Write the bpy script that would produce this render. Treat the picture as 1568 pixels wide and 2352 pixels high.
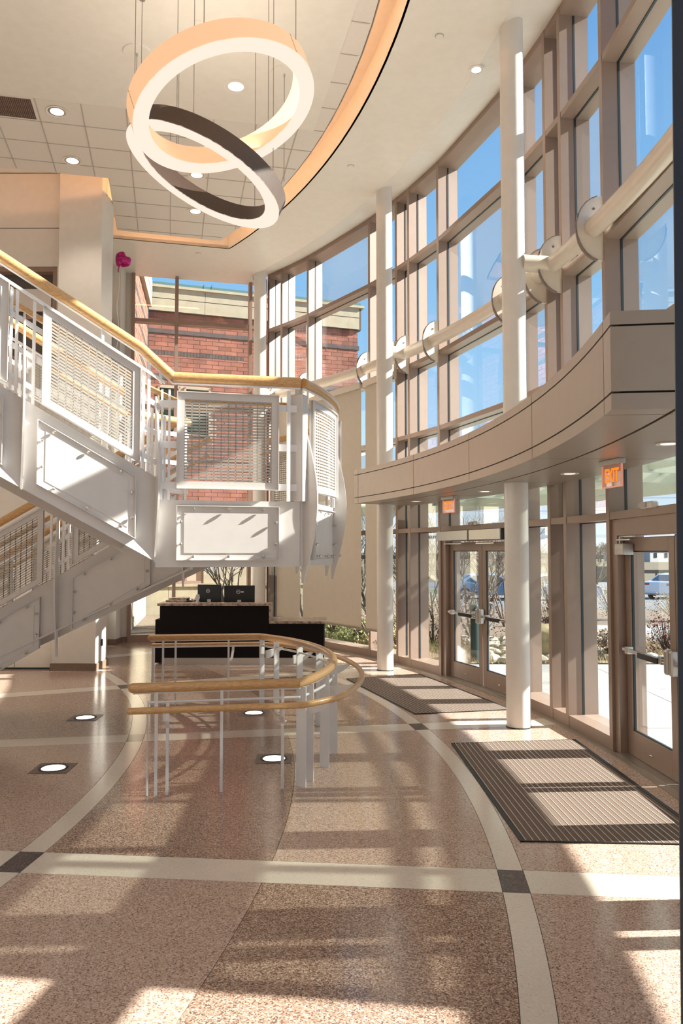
import bpy, bmesh, math, random
from mathutils import Vector, Matrix
for _o in list(bpy.data.objects): bpy.data.objects.remove(_o)
SC = bpy.context.scene
COL = SC.collection
R = math.radians
PI = math.pi
random.seed(7)

# ---------------------------------------------------------------- camera
cam = bpy.data.cameras.new('camera'); cam_o = bpy.data.objects.new('camera', cam); COL.objects.link(cam_o)
cam_o.location = (0, 0, 2.0)
cam_o.rotation_euler = (R(90) + math.atan(89 / 1790), 0, 0)
cam.sensor_fit = 'VERTICAL'; cam.sensor_height = 36; cam.sensor_width = 24
cam.lens = 1790 / 2352 * 36
cam.clip_end = 1500; cam.clip_start = 0.05
SC.camera = cam_o
# ---------------------------------------------------------------- view
SC.view_settings.view_transform = 'Standard'; SC.view_settings.look = 'None'
SC.view_settings.gamma = 1; SC.view_settings.use_curve_mapping = False
SC.view_settings.exposure = 0.2
SC.cycles.use_denoising = True
SC.cycles.max_bounces = 10; SC.cycles.transparent_max_bounces = 24
SC.cycles.diffuse_bounces = 5; SC.cycles.glossy_bounces = 4
SC.cycles.sample_clamp_indirect = 6
# ---------------------------------------------------------------- sky
W = bpy.data.worlds.new('sky'); SC.world = W; W.use_nodes = True
nt = W.node_tree; nt.nodes.clear()
tc = nt.nodes.new('ShaderNodeTexCoord'); sx = nt.nodes.new('ShaderNodeSeparateXYZ')
rp = nt.nodes.new('ShaderNodeValToRGB'); bg = nt.nodes.new('ShaderNodeBackground'); wo = nt.nodes.new('ShaderNodeOutputWorld')
nt.links.new(tc.outputs['Generated'], sx.inputs[0]); nt.links.new(sx.outputs['Z'], rp.inputs[0])
nt.links.new(rp.outputs[0], bg.inputs[0]); nt.links.new(bg.outputs[0], wo.inputs[0])
el = rp.color_ramp.elements
el[0].position = 0.0; el[0].color = (0.80, 0.86, 0.93, 1)
el[1].position = 1.0; el[1].color = (0.06, 0.20, 0.52, 1)
for p_, c_ in ((0.05, (0.68, 0.80, 0.93)), (0.13, (0.42, 0.66, 0.92)), (0.32, (0.25, 0.52, 0.86)), (0.6, (0.12, 0.34, 0.72))):
    e_ = el.new(p_); e_.color = (*c_, 1)
bg.inputs[1].default_value = 1.0
# ---------------------------------------------------------------- sun
sun = bpy.data.lights.new('sun', 'SUN'); sun.energy = 18.5; sun.angle = R(0.6); sun.color = (1.0, 0.955, 0.89)
sun_o = bpy.data.objects.new('sun', sun); COL.objects.link(sun_o)
SUN_EL = 31.0
sd = Vector((-math.cos(R(SUN_EL)) * math.cos(R(3)), -math.cos(R(SUN_EL)) * math.sin(R(3)), -math.sin(R(SUN_EL))))
sun_o.rotation_euler = sd.to_track_quat('-Z', 'Y').to_euler(); sun_o.location = (40, 2, 25)

# ---------------------------------------------------------------- materials
MATS = {}
def mat(name, col, rough=0.5, metal=0.0, noise=0.0, nscale=8.0, bump=0.0, bscale=60.0, spec=0.5, coat=0.0, emit=None, estr=0.0, stretch=None, col2=None, island=0.0):
    m = bpy.data.materials.new(name); m.use_nodes = True; t = m.node_tree; b = t.nodes['Principled BSDF']
    b.inputs['Base Color'].default_value = (*col, 1); b.inputs['Roughness'].default_value = rough
    b.inputs['Metallic'].default_value = metal; b.inputs['Specular IOR Level'].default_value = spec
    if coat: b.inputs['Coat Weight'].default_value = coat; b.inputs['Coat Roughness'].default_value = 0.05
    g = t.nodes.new('ShaderNodeTexCoord'); mp = t.nodes.new('ShaderNodeMapping')
    t.links.new(g.outputs['Object'], mp.inputs[0])
    if stretch: mp.inputs['Scale'].default_value = stretch
    n = t.nodes.new('ShaderNodeTexNoise'); n.inputs['Scale'].default_value = nscale; n.inputs['Detail'].default_value = 6
    t.links.new(mp.outputs[0], n.inputs['Vector'])
    r = t.nodes.new('ShaderNodeValToRGB')
    c2 = col2 or tuple(c * (1 - max(noise, 0.02)) for c in col)
    c1 = col if col2 else tuple(min(1, c * (1 + max(noise, 0.02))) for c in col)
    r.color_ramp.elements[0].position = 0.35; r.color_ramp.elements[1].position = 0.65
    r.color_ramp.elements[0].color = (*c2, 1); r.color_ramp.elements[1].color = (*c1, 1)
    t.links.new(n.outputs['Fac'], r.inputs[0])
    out = r.outputs[0]
    if island:
        ge = t.nodes.new('ShaderNodeNewGeometry'); hs = t.nodes.new('ShaderNodeHueSaturation'); mm = t.nodes.new('ShaderNodeMapRange')
        mm.inputs['To Min'].default_value = 1 - island; mm.inputs['To Max'].default_value = 1 + island
        t.links.new(ge.outputs['Random Per Island'], mm.inputs['Value']); t.links.new(mm.outputs[0], hs.inputs['Value'])
        t.links.new(out, hs.inputs['Color']); out = hs.outputs[0]
    t.links.new(out, b.inputs['Base Color'])
    if bump:
        n2 = t.nodes.new('ShaderNodeTexNoise'); n2.inputs['Scale'].default_value = bscale; n2.inputs['Detail'].default_value = 4
        t.links.new(mp.outputs[0], n2.inputs['Vector'])
        bp = t.nodes.new('ShaderNodeBump'); bp.inputs['Strength'].default_value = bump; bp.inputs['Distance'].default_value = 0.01
        t.links.new(n2.outputs['Fac'], bp.inputs['Height']); t.links.new(bp.outputs[0], b.inputs['Normal'])
    if emit:
        b.inputs['Emission Color'].default_value = (*emit, 1); b.inputs['Emission Strength'].default_value = estr
    MATS[name] = m
    return m
def terrazzo(name, base, c_dark, c_light, frac_d=0.3, frac_l=0.25, scale=150, rough=0.16):
    m = bpy.data.materials.new(name); m.use_nodes = True; t = m.node_tree; b = t.nodes['Principled BSDF']
    g = t.nodes.new('ShaderNodeNewGeometry')
    v = t.nodes.new('ShaderNodeTexVoronoi'); v.inputs['Scale'].default_value = scale
    t.links.new(g.outputs['Position'], v.inputs['Vector'])
    s = t.nodes.new('ShaderNodeSeparateColor'); t.links.new(v.outputs['Color'], s.inputs[0])
    r = t.nodes.new('ShaderNodeValToRGB'); r.color_ramp.interpolation = 'CONSTANT'
    e = r.color_ramp.elements; e[0].position = 0; e[0].color = (*c_dark, 1); e[1].position = frac_d; e[1].color = (*base, 1)
    x = e.new(1 - frac_l); x.color = (*c_light, 1)
    x = e.new(frac_d * 0.45); x.color = (*[(a + c) / 2 for a, c in zip(base, c_dark)], 1)
    t.links.new(s.outputs[0], r.inputs[0])
    n = t.nodes.new('ShaderNodeTexNoise'); n.inputs['Scale'].default_value = 1.3; t.links.new(g.outputs['Position'], n.inputs['Vector'])
    mr = t.nodes.new('ShaderNodeMapRange'); mr.inputs['To Min'].default_value = 0.93; mr.inputs['To Max'].default_value = 1.07
    t.links.new(n.outputs['Fac'], mr.inputs['Value'])
    mx = t.nodes.new('ShaderNodeHueSaturation'); t.links.new(r.outputs[0], mx.inputs['Color']); t.links.new(mr.outputs[0], mx.inputs['Value'])
    t.links.new(mx.outputs[0], b.inputs['Base Color'])
    b.inputs['Roughness'].default_value = rough; b.inputs['Specular IOR Level'].default_value = 0.6
    n2 = t.nodes.new('ShaderNodeTexNoise'); n2.inputs['Scale'].default_value = 2.2; n2.inputs['Detail'].default_value = 2
    t.links.new(g.outputs['Position'], n2.inputs['Vector'])
    bp = t.nodes.new('ShaderNodeBump'); bp.inputs['Strength'].default_value = 0.12; bp.inputs['Distance'].default_value = 0.01
    t.links.new(n2.outputs['Fac'], bp.inputs['Height']); t.links.new(bp.outputs[0], b.inputs['Normal'])
    MATS[name] = m; return m
def glassmat(name, tint=(0.93, 0.97, 0.95), refl=0.09, rough=0.0, transl=None):
    m = bpy.data.materials.new(name); m.use_nodes = True; t = m.node_tree; t.nodes.clear()
    o = t.nodes.new('ShaderNodeOutputMaterial'); tr = t.nodes.new('ShaderNodeBsdfTransparent'); gl = t.nodes.new('ShaderNodeBsdfGlossy')
    tr.inputs[0].default_value = (*tint, 1); gl.inputs['Roughness'].default_value = rough; gl.inputs[0].default_value = (0.9, 0.95, 1, 1)
    fr = t.nodes.new('ShaderNodeLayerWeight'); fr.inputs[0].default_value = 0.25
    mr = t.nodes.new('ShaderNodeMapRange'); mr.inputs['To Min'].default_value = refl * 0.6; mr.inputs['To Max'].default_value = 0.32
    t.links.new(fr.outputs['Fresnel'], mr.inputs['Value'])
    mx = t.nodes.new('ShaderNodeMixShader'); t.links.new(mr.outputs[0], mx.inputs[0]); t.links.new(tr.outputs[0], mx.inputs[1]); t.links.new(gl.outputs[0], mx.inputs[2])
    last = mx.outputs[0]
    if transl:
        tl = t.nodes.new('ShaderNodeBsdfTranslucent'); tl.inputs[0].default_value = (*transl[1], 1)
        df = t.nodes.new('ShaderNodeBsdfDiffuse'); df.inputs[0].default_value = (*transl[1], 1)
        ad = t.nodes.new('ShaderNodeMixShader'); ad.inputs[0].default_value = 0.5; t.links.new(tl.outputs[0], ad.inputs[1]); t.links.new(df.outputs[0], ad.inputs[2])
        m2 = t.nodes.new('ShaderNodeMixShader'); m2.inputs[0].default_value = transl[0]
        t.links.new(last, m2.inputs[1]); t.links.new(ad.outputs[0], m2.inputs[2]); last = m2.outputs[0]
    t.links.new(last, o.inputs[0]); MATS[name] = m; return m
def emat(name, col, strength):
    m = bpy.data.materials.new(name); m.use_nodes = True; t = m.node_tree; t.nodes.clear()
    o = t.nodes.new('ShaderNodeOutputMaterial'); e = t.nodes.new('ShaderNodeEmission'); e.inputs[0].default_value = (*col, 1); e.inputs[1].default_value = strength
    t.links.new(e.outputs[0], o.inputs[0]); MATS[name] = m; return m

M = MATS
mat('plaster', (0.72, 0.68, 0.615), 0.75, noise=0.01, bump=0.02, bscale=180)
mat('ceiling_paint', (0.80, 0.765, 0.69), 0.32, noise=0.01, bump=0.01)
mat('tile_white', (0.77, 0.72, 0.655), 0.55, noise=0.02, nscale=40, bump=0.05, bscale=200)
mat('grid_metal', (0.50, 0.46, 0.41), 0.5)
mat('column_paint', (0.72, 0.68, 0.635), 0.3, noise=0.01)
mat('bronze', (0.30, 0.215, 0.17), 0.38, metal=0.15, noise=0.02)
mat('bronze_far', (0.30, 0.20, 0.16), 0.45, noise=0.03)
mat('gasket', (0.02, 0.03, 0.035), 0.4)
mat('champagne', (0.37, 0.32, 0.265), 0.36, metal=0.45, noise=0.02, bump=0.01)
mat('joint', (0.06, 0.045, 0.04), 0.6)
mat('tube_paint', (0.66, 0.58, 0.49), 0.35, metal=0.1, noise=0.01)
mat('dark_trim_and_shade', (0.16, 0.12, 0.10), 0.4)  # dark parts, and the shade painted onto the bracket flanges
mat('stair_white', (0.60, 0.57, 0.54), 0.36, noise=0.012)
mat('rail_white', (0.76, 0.75, 0.745), 0.35, noise=0.01)
mat('oak', (0.66, 0.40, 0.17), 0.33, noise=0.0, nscale=9, stretch=(1.2, 14, 14), col2=(0.50, 0.27, 0.10), bump=0.04, bscale=40, coat=0.3)
mat('steel', (0.62, 0.60, 0.57), 0.22, metal=1.0)
mat('steel_brushed', (0.55, 0.53, 0.50), 0.35, metal=0.9, stretch=(40, 1, 1), noise=0.05)
mat('granite', (0.46, 0.36, 0.29), 0.25, nscale=14, col2=(0.16, 0.115, 0.10), stretch=(1, 2.5, 1))
mat('granite_base', (0.27, 0.19, 0.13), 0.35, nscale=120, col2=(0.13, 0.085, 0.06))
mat('desk_black', (0.006, 0.004, 0.004), 0.6, noise=0.05, spec=0.15)
mat('screen_black', (0.01, 0.011, 0.013), 0.3)
mat('white_plastic', (0.72, 0.70, 0.66), 0.4)
mat('dark_glass', (0.02, 0.03, 0.028), 0.08, spec=0.8)
mat('dark_interior', (0.11, 0.095, 0.08), 0.6)
mat('navy', (0.006, 0.013, 0.028), 0.5, noise=0.05)
mat('balloon', (0.55, 0.01, 0.20), 0.12, metal=0.75, nscale=26, col2=(0.25, 0.0, 0.09), coat=0.5)
mat('string', (0.7, 0.65, 0.6), 0.5)
mat('shade_fabric', (0.56, 0.49, 0.40), 0.85, noise=0.01, bump=0.03, bscale=300)
mat('ring_dark', (0.085, 0.058, 0.045), 0.55, noise=0.05, nscale=20)
mat('wire', (0.25, 0.22, 0.2), 0.4, metal=0.6)
mat('mat_frame', (0.02, 0.022, 0.022), 0.5)
mat('mat_strip', (0.155, 0.105, 0.08), 0.95, noise=0.1, nscale=90, bump=0.4, bscale=400)
mat('mat_rail', (0.55, 0.50, 0.44), 0.4, metal=0.5)
mat('concrete', (0.27, 0.27, 0.262), 0.85, noise=0.05, nscale=2.5, bump=0.05)
mat('asphalt', (0.14, 0.145, 0.15), 0.85, noise=0.08, nscale=1.0)
mat('field', (0.125, 0.095, 0.05), 0.95, nscale=0.25, col2=(0.09, 0.075, 0.04), stretch=(1, 5, 1), bump=0.1)
mat('lawn', (0.10, 0.11, 0.035), 0.95, noise=0.3, nscale=3)
mat('mulch', (0.09, 0.065, 0.045), 0.95, nscale=30, col2=(0.22, 0.17, 0.12), bump=0.8, bscale=60)
mat('grass_dry', (0.42, 0.31, 0.16), 0.9, noise=0.3, nscale=3, island=0.35)
mat('grass_green', (0.24, 0.27, 0.09), 0.9, noise=0.3, nscale=3, island=0.35)
mat('leaf_red', (0.12, 0.038, 0.025), 0.8, noise=0.3, island=0.5)
mat('leaf_tan', (0.20, 0.125, 0.07), 0.8, noise=0.3, island=0.4)
mat('bark', (0.13, 0.105, 0.085), 0.9, noise=0.2)
mat('bark_light', (0.24, 0.19, 0.14), 0.9, noise=0.2)
mat('stone', (0.36, 0.32, 0.26), 0.85, noise=0.12, nscale=9, island=0.25, bump=0.3, bscale=20)
mat('boulder', (0.36, 0.29, 0.17), 0.9, noise=0.25, nscale=5, bump=0.6, bscale=9)
mat('bollard', (0.022, 0.042, 0.036), 0.4)
mat('brick', (0.27, 0.105, 0.07), 0.9, noise=0.14, nscale=3, island=0.2, bump=0.15)
mat('brick_dark', (0.085, 0.065, 0.06), 0.85, noise=0.1, island=0.15)
mat('mortar', (0.46, 0.34, 0.26), 0.9)
mat('limestone', (0.38, 0.325, 0.23), 0.85, noise=0.07, nscale=4, bump=0.06)
mat('teal_metal', (0.11, 0.20, 0.18), 0.4, metal=0.3)
mat('car_white', (0.72, 0.75, 0.80), 0.15, coat=1.0)
mat('car_blue', (0.20, 0.33, 0.50), 0.15, coat=1.0)
mat('car_glass', (0.04, 0.07, 0.11), 0.05, spec=1.0)
mat('tyre', (0.012, 0.012, 0.012), 0.8)
mat('tail_red', (0.35, 0.01, 0.01), 0.2)
mat('house_white', (0.5, 0.5, 0.5), 0.8)
mat('house_grey', (0.42, 0.44, 0.48), 0.8)
mat('house_roof', (0.14, 0.15, 0.18), 0.8)
mat('far_tree', (0.15, 0.12, 0.10), 0.95, noise=0.2)
mat('canopy_metal', (0.50, 0.52, 0.44), 0.5, noise=0.02)
mat('curtain_dark', (0.05, 0.045, 0.04), 0.7)
mat('dark_green_glass', (0.012, 0.03, 0.02), 0.1, spec=0.6)
glassmat('glass'); glassmat('glass_green', tint=(0.80, 0.92, 0.88), refl=0.12)
glassmat('canopy_panel', tint=(0.92, 0.97, 0.90), refl=0.05, transl=(0.78, (0.80, 0.86, 0.76)))
glassmat('sign_clear', tint=(0.95, 0.80, 0.74), refl=0.12, transl=(0.25, (0.95, 0.6, 0.5)))
terrazzo('terrazzo_light', (0.47, 0.335, 0.265), (0.22, 0.13, 0.10), (0.60, 0.47, 0.38), 0.25, 0.25)
terrazzo('terrazzo_dark', (0.36, 0.235, 0.175), (0.13, 0.075, 0.055), (0.55, 0.42, 0.32), 0.40, 0.22)
terrazzo('terrazzo_cream', (0.66, 0.59, 0.50), (0.56, 0.49, 0.40), (0.70, 0.63, 0.54), 0.06, 0.3, scale=110)
terrazzo('terrazzo_black', (0.07, 0.05, 0.047), (0.025, 0.02, 0.02), (0.16, 0.11, 0.10), 0.4, 0.2)
emat('ring_face', (1.0, 0.79, 0.66), 0.98)
def ringside():
    m = bpy.data.materials.new('ring_glow'); m.use_nodes = True; b = m.node_tree.nodes['Principled BSDF']
    b.inputs['Base Color'].default_value = (0.85, 0.62, 0.45, 1); b.inputs['Roughness'].default_value = 0.7
    b.inputs['Emission Color'].default_value = (1.0, 0.52, 0.25, 1); b.inputs['Emission Strength'].default_value = 0.42
    MATS['ring_glow'] = m
ringside()
emat('cove_tube', (1.0, 0.50, 0.24), 13)
mat('sheet_metal', (0.42, 0.385, 0.34), 0.4, metal=0.35)
emat('lamp_disc', (1.0, 0.80, 0.68), 4)
emat('lamp_dim', (1.0, 0.74, 0.62), 1.6)
emat('floor_lamp_glow', (1.0, 0.80, 0.66), 5)
emat('exit_glow', (1.0, 0.20, 0.015), 1.3)

# ---------------------------------------------------------------- mesh helpers
class MB:
    def __init__(s): s.v = []; s.f = []
    def add(s, vs, fs):
        o = len(s.v); s.v += [tuple(v) for v in vs]; s.f += [tuple(i + o for i in f) for f in fs]; return s
    def hexa(s, p):  # 8 points: bottom loop 0-3, top loop 4-7
        return s.add(p, [(3, 2, 1, 0), (4, 5, 6, 7), (0, 1, 5, 4), (1, 2, 6, 5), (2, 3, 7, 6), (3, 0, 4, 7)])
    def box(s, x0, x1, y0, y1, z0, z1):
        return s.hexa([(x0, y0, z0), (x1, y0, z0), (x1, y1, z0), (x0, y1, z0), (x0, y0, z1), (x1, y0, z1), (x1, y1, z1), (x0, y1, z1)])
    def obox(s, c, sz, rz=0.0, rx=0.0, ry=0.0):
        m = Matrix.Rotation(rz, 3, 'Z') @ Matrix.Rotation(ry, 3, 'Y') @ Matrix.Rotation(rx, 3, 'X')
        h = [a / 2 for a in sz]
        ps = [Vector(c) + m @ Vector((a * h[0], b * h[1], d * h[2])) for d in (-1, 1) for a, b in ((-1, -1), (1, -1), (1, 1), (-1, 1))]
        return s.hexa(ps)
    def prism(s, poly, z0, z1):
        n = len(poly)
        return s.add([(p[0], p[1], z0) for p in poly] + [(p[0], p[1], z1) for p in poly],
                     [tuple(range(n))[::-1], tuple(range(n, 2 * n))] + [(i, (i + 1) % n, (i + 1) % n + n, i + n) for i in range(n)])
    def tube(s, pts, r, n=8, closed=False, cap=True, r2=None):
        pts = [Vector(p) for p in pts]; m = len(pts); rings = []
        for i, p in enumerate(pts):
            a = pts[(i - 1) % m] if (closed or i > 0) else p; b = pts[(i + 1) % m] if (closed or i < m - 1) else p
            d = (b - a).normalized(); up = Vector((0, 0, 1)) if abs(d.z) < 0.95 else Vector((1, 0, 0))
            u = d.cross(up).normalized(); w = u.cross(d)
            ru = r[i] if isinstance(r, (list, tuple)) else r; rw = (r2 if r2 else ru)
            rings.append([p + u * (ru * math.cos(2 * PI * k / n)) + w * (rw * math.sin(2 * PI * k / n)) for k in range(n)])
        vs = [v for q in rings for v in q]; fs = []
        for i in range(m if closed else m - 1):
            j = (i + 1) % m
            fs += [(i * n + k, i * n + (k + 1) % n, j * n + (k + 1) % n, j * n + k) for k in range(n)]
        if cap and not closed: fs += [tuple(range(n))[::-1], tuple(range((m - 1) * n, m * n))]
        return s.add(vs, fs)
    def cyl(s, x, y, z0, z1, r, n=24, r1=None):
        return s.lathe([(r, z0), (r if r1 is None else r1, z1)], x, y, n)
    def lathe(s, prof, x=0, y=0, n=24):
        vs = [(x + r * math.cos(2 * PI * k / n), y + r * math.sin(2 * PI * k / n), z) for r, z in prof for k in range(n)]
        fs = []
        for i in range(len(prof) - 1):
            fs += [(i * n + k, i * n + (k + 1) % n, (i + 1) * n + (k + 1) % n, (i + 1) * n + k) for k in range(n)]
        fs += [tuple(range(n))[::-1], tuple(range((len(prof) - 1) * n, len(prof) * n))]
        return s.add(vs, fs)
    def ball(s, c, r, n=8, sq=(1, 1, 1)):
        m = max(3, n // 2); vs = []; fs = []
        for i in range(1, m):
            for k in range(n):
                a = PI * i / m; b = 2 * PI * k / n
                vs.append((c[0] + r * sq[0] * math.sin(a) * math.cos(b), c[1] + r * sq[1] * math.sin(a) * math.sin(b), c[2] + r * sq[2] * math.cos(a)))
        t = len(vs); vs += [(c[0], c[1], c[2] + r * sq[2]), (c[0], c[1], c[2] - r * sq[2])]
        for i in range(m - 2):
            fs += [(i * n + k, (i + 1) * n + k, (i + 1) * n + (k + 1) % n, i * n + (k + 1) % n) for k in range(n)]
        fs += [(t, k, (k + 1) % n) for k in range(n)] + [(t + 1, (m - 2) * n + (k + 1) % n, (m - 2) * n + k) for k in range(n)]
        return s.add(vs, fs)
    def patch(s, f, u0, u1, v0, v1, t0, t1, nu=1):
        for i in range(nu):
            a = u0 + (u1 - u0) * i / nu; b = u0 + (u1 - u0) * (i + 1) / nu
            if nu == 1:
                s.hexa([f(a, v0, t0), f(b, v0, t0), f(b, v0, t1), f(a, v0, t1), f(a, v1, t0), f(b, v1, t0), f(b, v1, t1), f(a, v1, t1)])
        if nu > 1:
            us = [u0 + (u1 - u0) * i / nu for i in range(nu + 1)]
            vs = []
            for u in us: vs += [f(u, v0, t0), f(u, v0, t1), f(u, v1, t1), f(u, v1, t0)]
            fs = [(0, 1, 2, 3), tuple(4 * nu + k for k in (3, 2, 1, 0))]
            for i in range(nu):
                fs += [(4 * i + k, 4 * i + 4 + k, 4 * i + 4 + (k + 1) % 4, 4 * i + (k + 1) % 4) for k in range(4)]
            s.add(vs, fs)
        return s
    def mesh(s, name, smooth=False, bevel=0.0):
        me = bpy.data.meshes.new(name); me.from_pydata(s.v, [], s.f)
        bm = bmesh.new(); bm.from_mesh(me); bmesh.ops.recalc_face_normals(bm, faces=bm.faces)
        if bevel:
            bmesh.ops.bevel(bm, geom=[e for e in bm.edges if len(e.link_faces) == 2 and e.calc_face_angle(0) > 0.6], offset=bevel, segments=2, affect='EDGES', profile=0.5)
        bm.to_mesh(me); bm.free()
        if smooth:
            for p in me.polygons: p.use_smooth = True
            me.set_sharp_from_angle(angle=R(40))
        me.update(); return me
    def build(s, name, m, parent=None, smooth=False, bevel=0.0, label=None, kind=None):
        me = s.mesh(name, smooth, bevel); me.materials.append(MATS[m] if isinstance(m, str) else m)
        o = bpy.data.objects.new(name, me); COL.objects.link(o)
        if parent is not None: attach(o, parent)
        if label: o['label'] = label
        if kind: o['kind'] = kind
        return o
def attach(o, parent):
    o.parent = parent; o.matrix_parent_inverse = WORLD(parent).inverted()
def WORLD(o):
    m = o.matrix_basis.copy()
    if o.parent: m = WORLD(o.parent) @ o.matrix_parent_inverse @ m
    return m
def thing(name, label, cat, loc=(0, 0, 0), group=None):
    o = bpy.data.objects.new(name, None); COL.objects.link(o); o.empty_display_size = 0.1; o.location = loc
    o['label'] = label; o['category'] = cat
    if group: o['group'] = group
    return o
def tag(o, label, cat, group=None, kind=None):
    o['label'] = label; o['category'] = cat
    if group: o['group'] = group
    if kind: o['kind'] = kind
    return o
def struct(name, label=None, loc=(0, 0, 0)):
    o = bpy.data.objects.new(name, None); COL.objects.link(o); o.empty_display_size = 0.1; o.location = loc
    o['kind'] = 'structure'
    if label: o['label'] = label
    return o
def sm(o, label):
    o['kind'] = 'structure'; o['label'] = label; return o
def dup(root, loc=None, rz=None, label=None):
    def cp(o, par):
        c = o.copy(); COL.objects.link(c)
        if par is not None: c.parent = par
        for ch in kids[o.name]: cp(ch, c)
        return c
    kids = {}
    def walk(o):
        kids[o.name] = list(o.children)
        for c in kids[o.name]: walk(c)
    walk(root); r = cp(root, None)
    if loc is not None: r.location = loc
    if rz is not None: r.rotation_euler.z = rz
    if label: r['label'] = label
    return r
def text_mesh(txt, size, depth, name, m, mtx, parent, sx=1.0, align='CENTER', label=None):
    cu = bpy.data.curves.new('t', 'FONT'); cu.body = txt; cu.size = size; cu.extrude = depth; cu.align_x = align; cu.align_y = 'CENTER'; cu.offset = size * 0.02
    to = bpy.data.objects.new('t', cu); COL.objects.link(to)
    dg = bpy.context.evaluated_depsgraph_get(); me = bpy.data.meshes.new_from_object(to.evaluated_get(dg))
    bpy.data.objects.remove(to)
    me.transform(Matrix.Diagonal((sx, 1, 1, 1))); me.transform(mtx); me.materials.clear(); me.materials.append(MATS[m])
    o = bpy.data.objects.new(name, me); COL.objects.link(o); attach(o, parent)
    if label: o['label'] = label
    return o
# polar frame of the lobby: everything curved is concentric about C0
CX, CY = -14.5, 6.3
def P(r, th, z=0.0): return (CX + r * math.cos(R(th)), CY + r * math.sin(R(th)), z)
def ring_poly(r0, r1, a0, a1, n):
    return [P(r0, a0 + (a1 - a0) * i / n)[:2] for i in range(n + 1)] + [P(r1, a1 - (a1 - a0) * i / n)[:2] for i in range(n + 1)]
def arcbox(mb, r0, r1, a0, a1, z0, z1, n=6):
    return mb.patch(lambda u, v, t: P(t, u, v), a0, a1, z0, z1, r0, r1, max(n, 1))
def chordbox(mb, r0, r1, a0, a1, z0, z1):
    return mb.hexa([P(r0, a0, z0), P(r0, a1, z0), P(r1, a1, z0), P(r1, a0, z0), P(r0, a0, z1), P(r0, a1, z1), P(r1, a1, z1), P(r1, a0, z1)])
# ================================================================ FLOOR
floor = struct('floor', 'polished terrazzo floor of pink and brown fields between cream bands')
MB().prism(ring_poly(3.0, 17.75, -46, 75, 60), -0.15, -0.006).build('floor_bed', 'joint', floor)
BANDS = [-36.0, -20.7, -5.4, 9.9, 25.1, 40.4, 55.7, 71.0]
HB = 0.165
def off(r, extra=0.0): return math.degrees(math.asin((HB + extra) / r))
G = 0.0018
RR = [(5.0, 12.40), (12.57, 14.10), (14.10, 15.53), (15.69, 17.48)]
for i in range(len(BANDS) - 1):
    a, b = BANDS[i], BANDS[i + 1]
    for j, (r0, r1) in enumerate(RR):
        r0g, r1g = r0 + G, r1 - G
        p = []
        n = 22
        for k in range(n + 1):
            t0, t1 = a + off(r0g, G), b - off(r0g, G); p.append(P(r0g, t0 + (t1 - t0) * k / n)[:2])
        for k in range(n + 1):
            t0, t1 = a + off(r1g, G), b - off(r1g, G); p.append(P(r1g, t1 - (t1 - t0) * k / n)[:2])
        m = 'terrazzo_dark' if (i + j) % 2 == 1 else 'terrazzo_light'
        if j == 3: m = 'terrazzo_light'
        MB().prism(p, -0.02, 0.0).build('terrazzo_field', m, floor)
    for r0, r1 in ((12.40, 12.57), (15.53, 15.69)):
        p = [P(r0 + G, a + off(r0) + (b - a - 2 * off(r0)) * k / 22)[:2] for k in range(23)] + [P(r1 - G, b - off(r1) - (b - a - 2 * off(r1)) * k / 22)[:2] for k in range(23)]
        MB().prism(p, -0.02, 0.0).build('curved_band', 'terrazzo_cream', floor)
for b in BANDS:
    c, s = math.cos(R(b)), math.sin(R(b))
    def rect(r0, r1, h): return [(CX + r * c - t * s, CY + r * s + t * c) for r, t in ((r0, -h), (r1, -h), (r1, h), (r0, h))]
    for r0, r1 in ((5.0, 12.40), (12.57, 15.53), (15.69, 17.48)):
        MB().prism(rect(r0 + G, r1 - G, HB - G / 2), -0.02, 0.0).build('straight_band', 'terrazzo_cream', floor)
    for r0, r1 in ((12.40, 12.57), (15.53, 15.69)):
        MB().prism(rect(r0 + G, r1 - G, HB - G / 2), -0.02, 0.0).build('dark_square', 'terrazzo_black', floor)

# ================================================================ WALLS
def wallbox(name, label, p0, p1, z0, z1, th, m='plaster'):
    d = (Vector(p1) - Vector(p0)); L = d.length; d.normalize(); n = Vector((-d.y, d.x))
    q = [p0, p1, (p1[0] + n.x * th, p1[1] + n.y * th), (p0[0] + n.x * th, p0[1] + n.y * th)]
    return sm(MB().prism(q, z0, z1).build(name, m), label)
# far wall left of the pier with an upper window opening
wl = struct('wall_far', 'cream plaster wall behind the stair, left of the square pier')
MB().box(-13, -4.7, 13.35, 13.6, 0, 5.3).build('lower_wall', 'plaster', wl)
MB().box(-13, -4.7, 13.35, 13.6, 6.95, 7.62).build('upper_wall', 'plaster', wl)
MB().box(-13, -4.7, 13.35, 13.6, 7.635, 8.6).build('upper_wall', 'plaster', wl)
MB().box(-13, -4.7, 13.37, 13.6, 7.61, 7.64).build('reveal', 'joint', wl)
MB().box(-4.95, -4.7, 13.35, 13.6, 5.3, 6.95).build('jamb_wall', 'plaster', wl)
w3 = struct('window_3', 'brown framed dark interior window high in the far wall')
MB().box(-13, -4.95, 13.55, 13.6, 5.3, 6.95).build('pane', 'dark_interior', w3)
for z0, z1 in ((6.87, 6.95), (6.03, 6.09), (5.3, 5.38)): MB().box(-13, -4.95, 13.38, 13.55, z0, z1).build('frame_rail', 'bronze_far', w3)
for x in (-5.03, -7.0, -9.0, -11.0): MB().box(x, x + 0.08, 13.37, 13.55, 5.3, 6.95).build('mullion', 'bronze_far', w3)
MB().box(-6.6, -5.1, 13.50, 13.55, 6.2, 6.6).build('roller_blind', 'plaster', w3)
pier = struct('trim_1', 'square plaster pier with granite base beside the stair')
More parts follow.
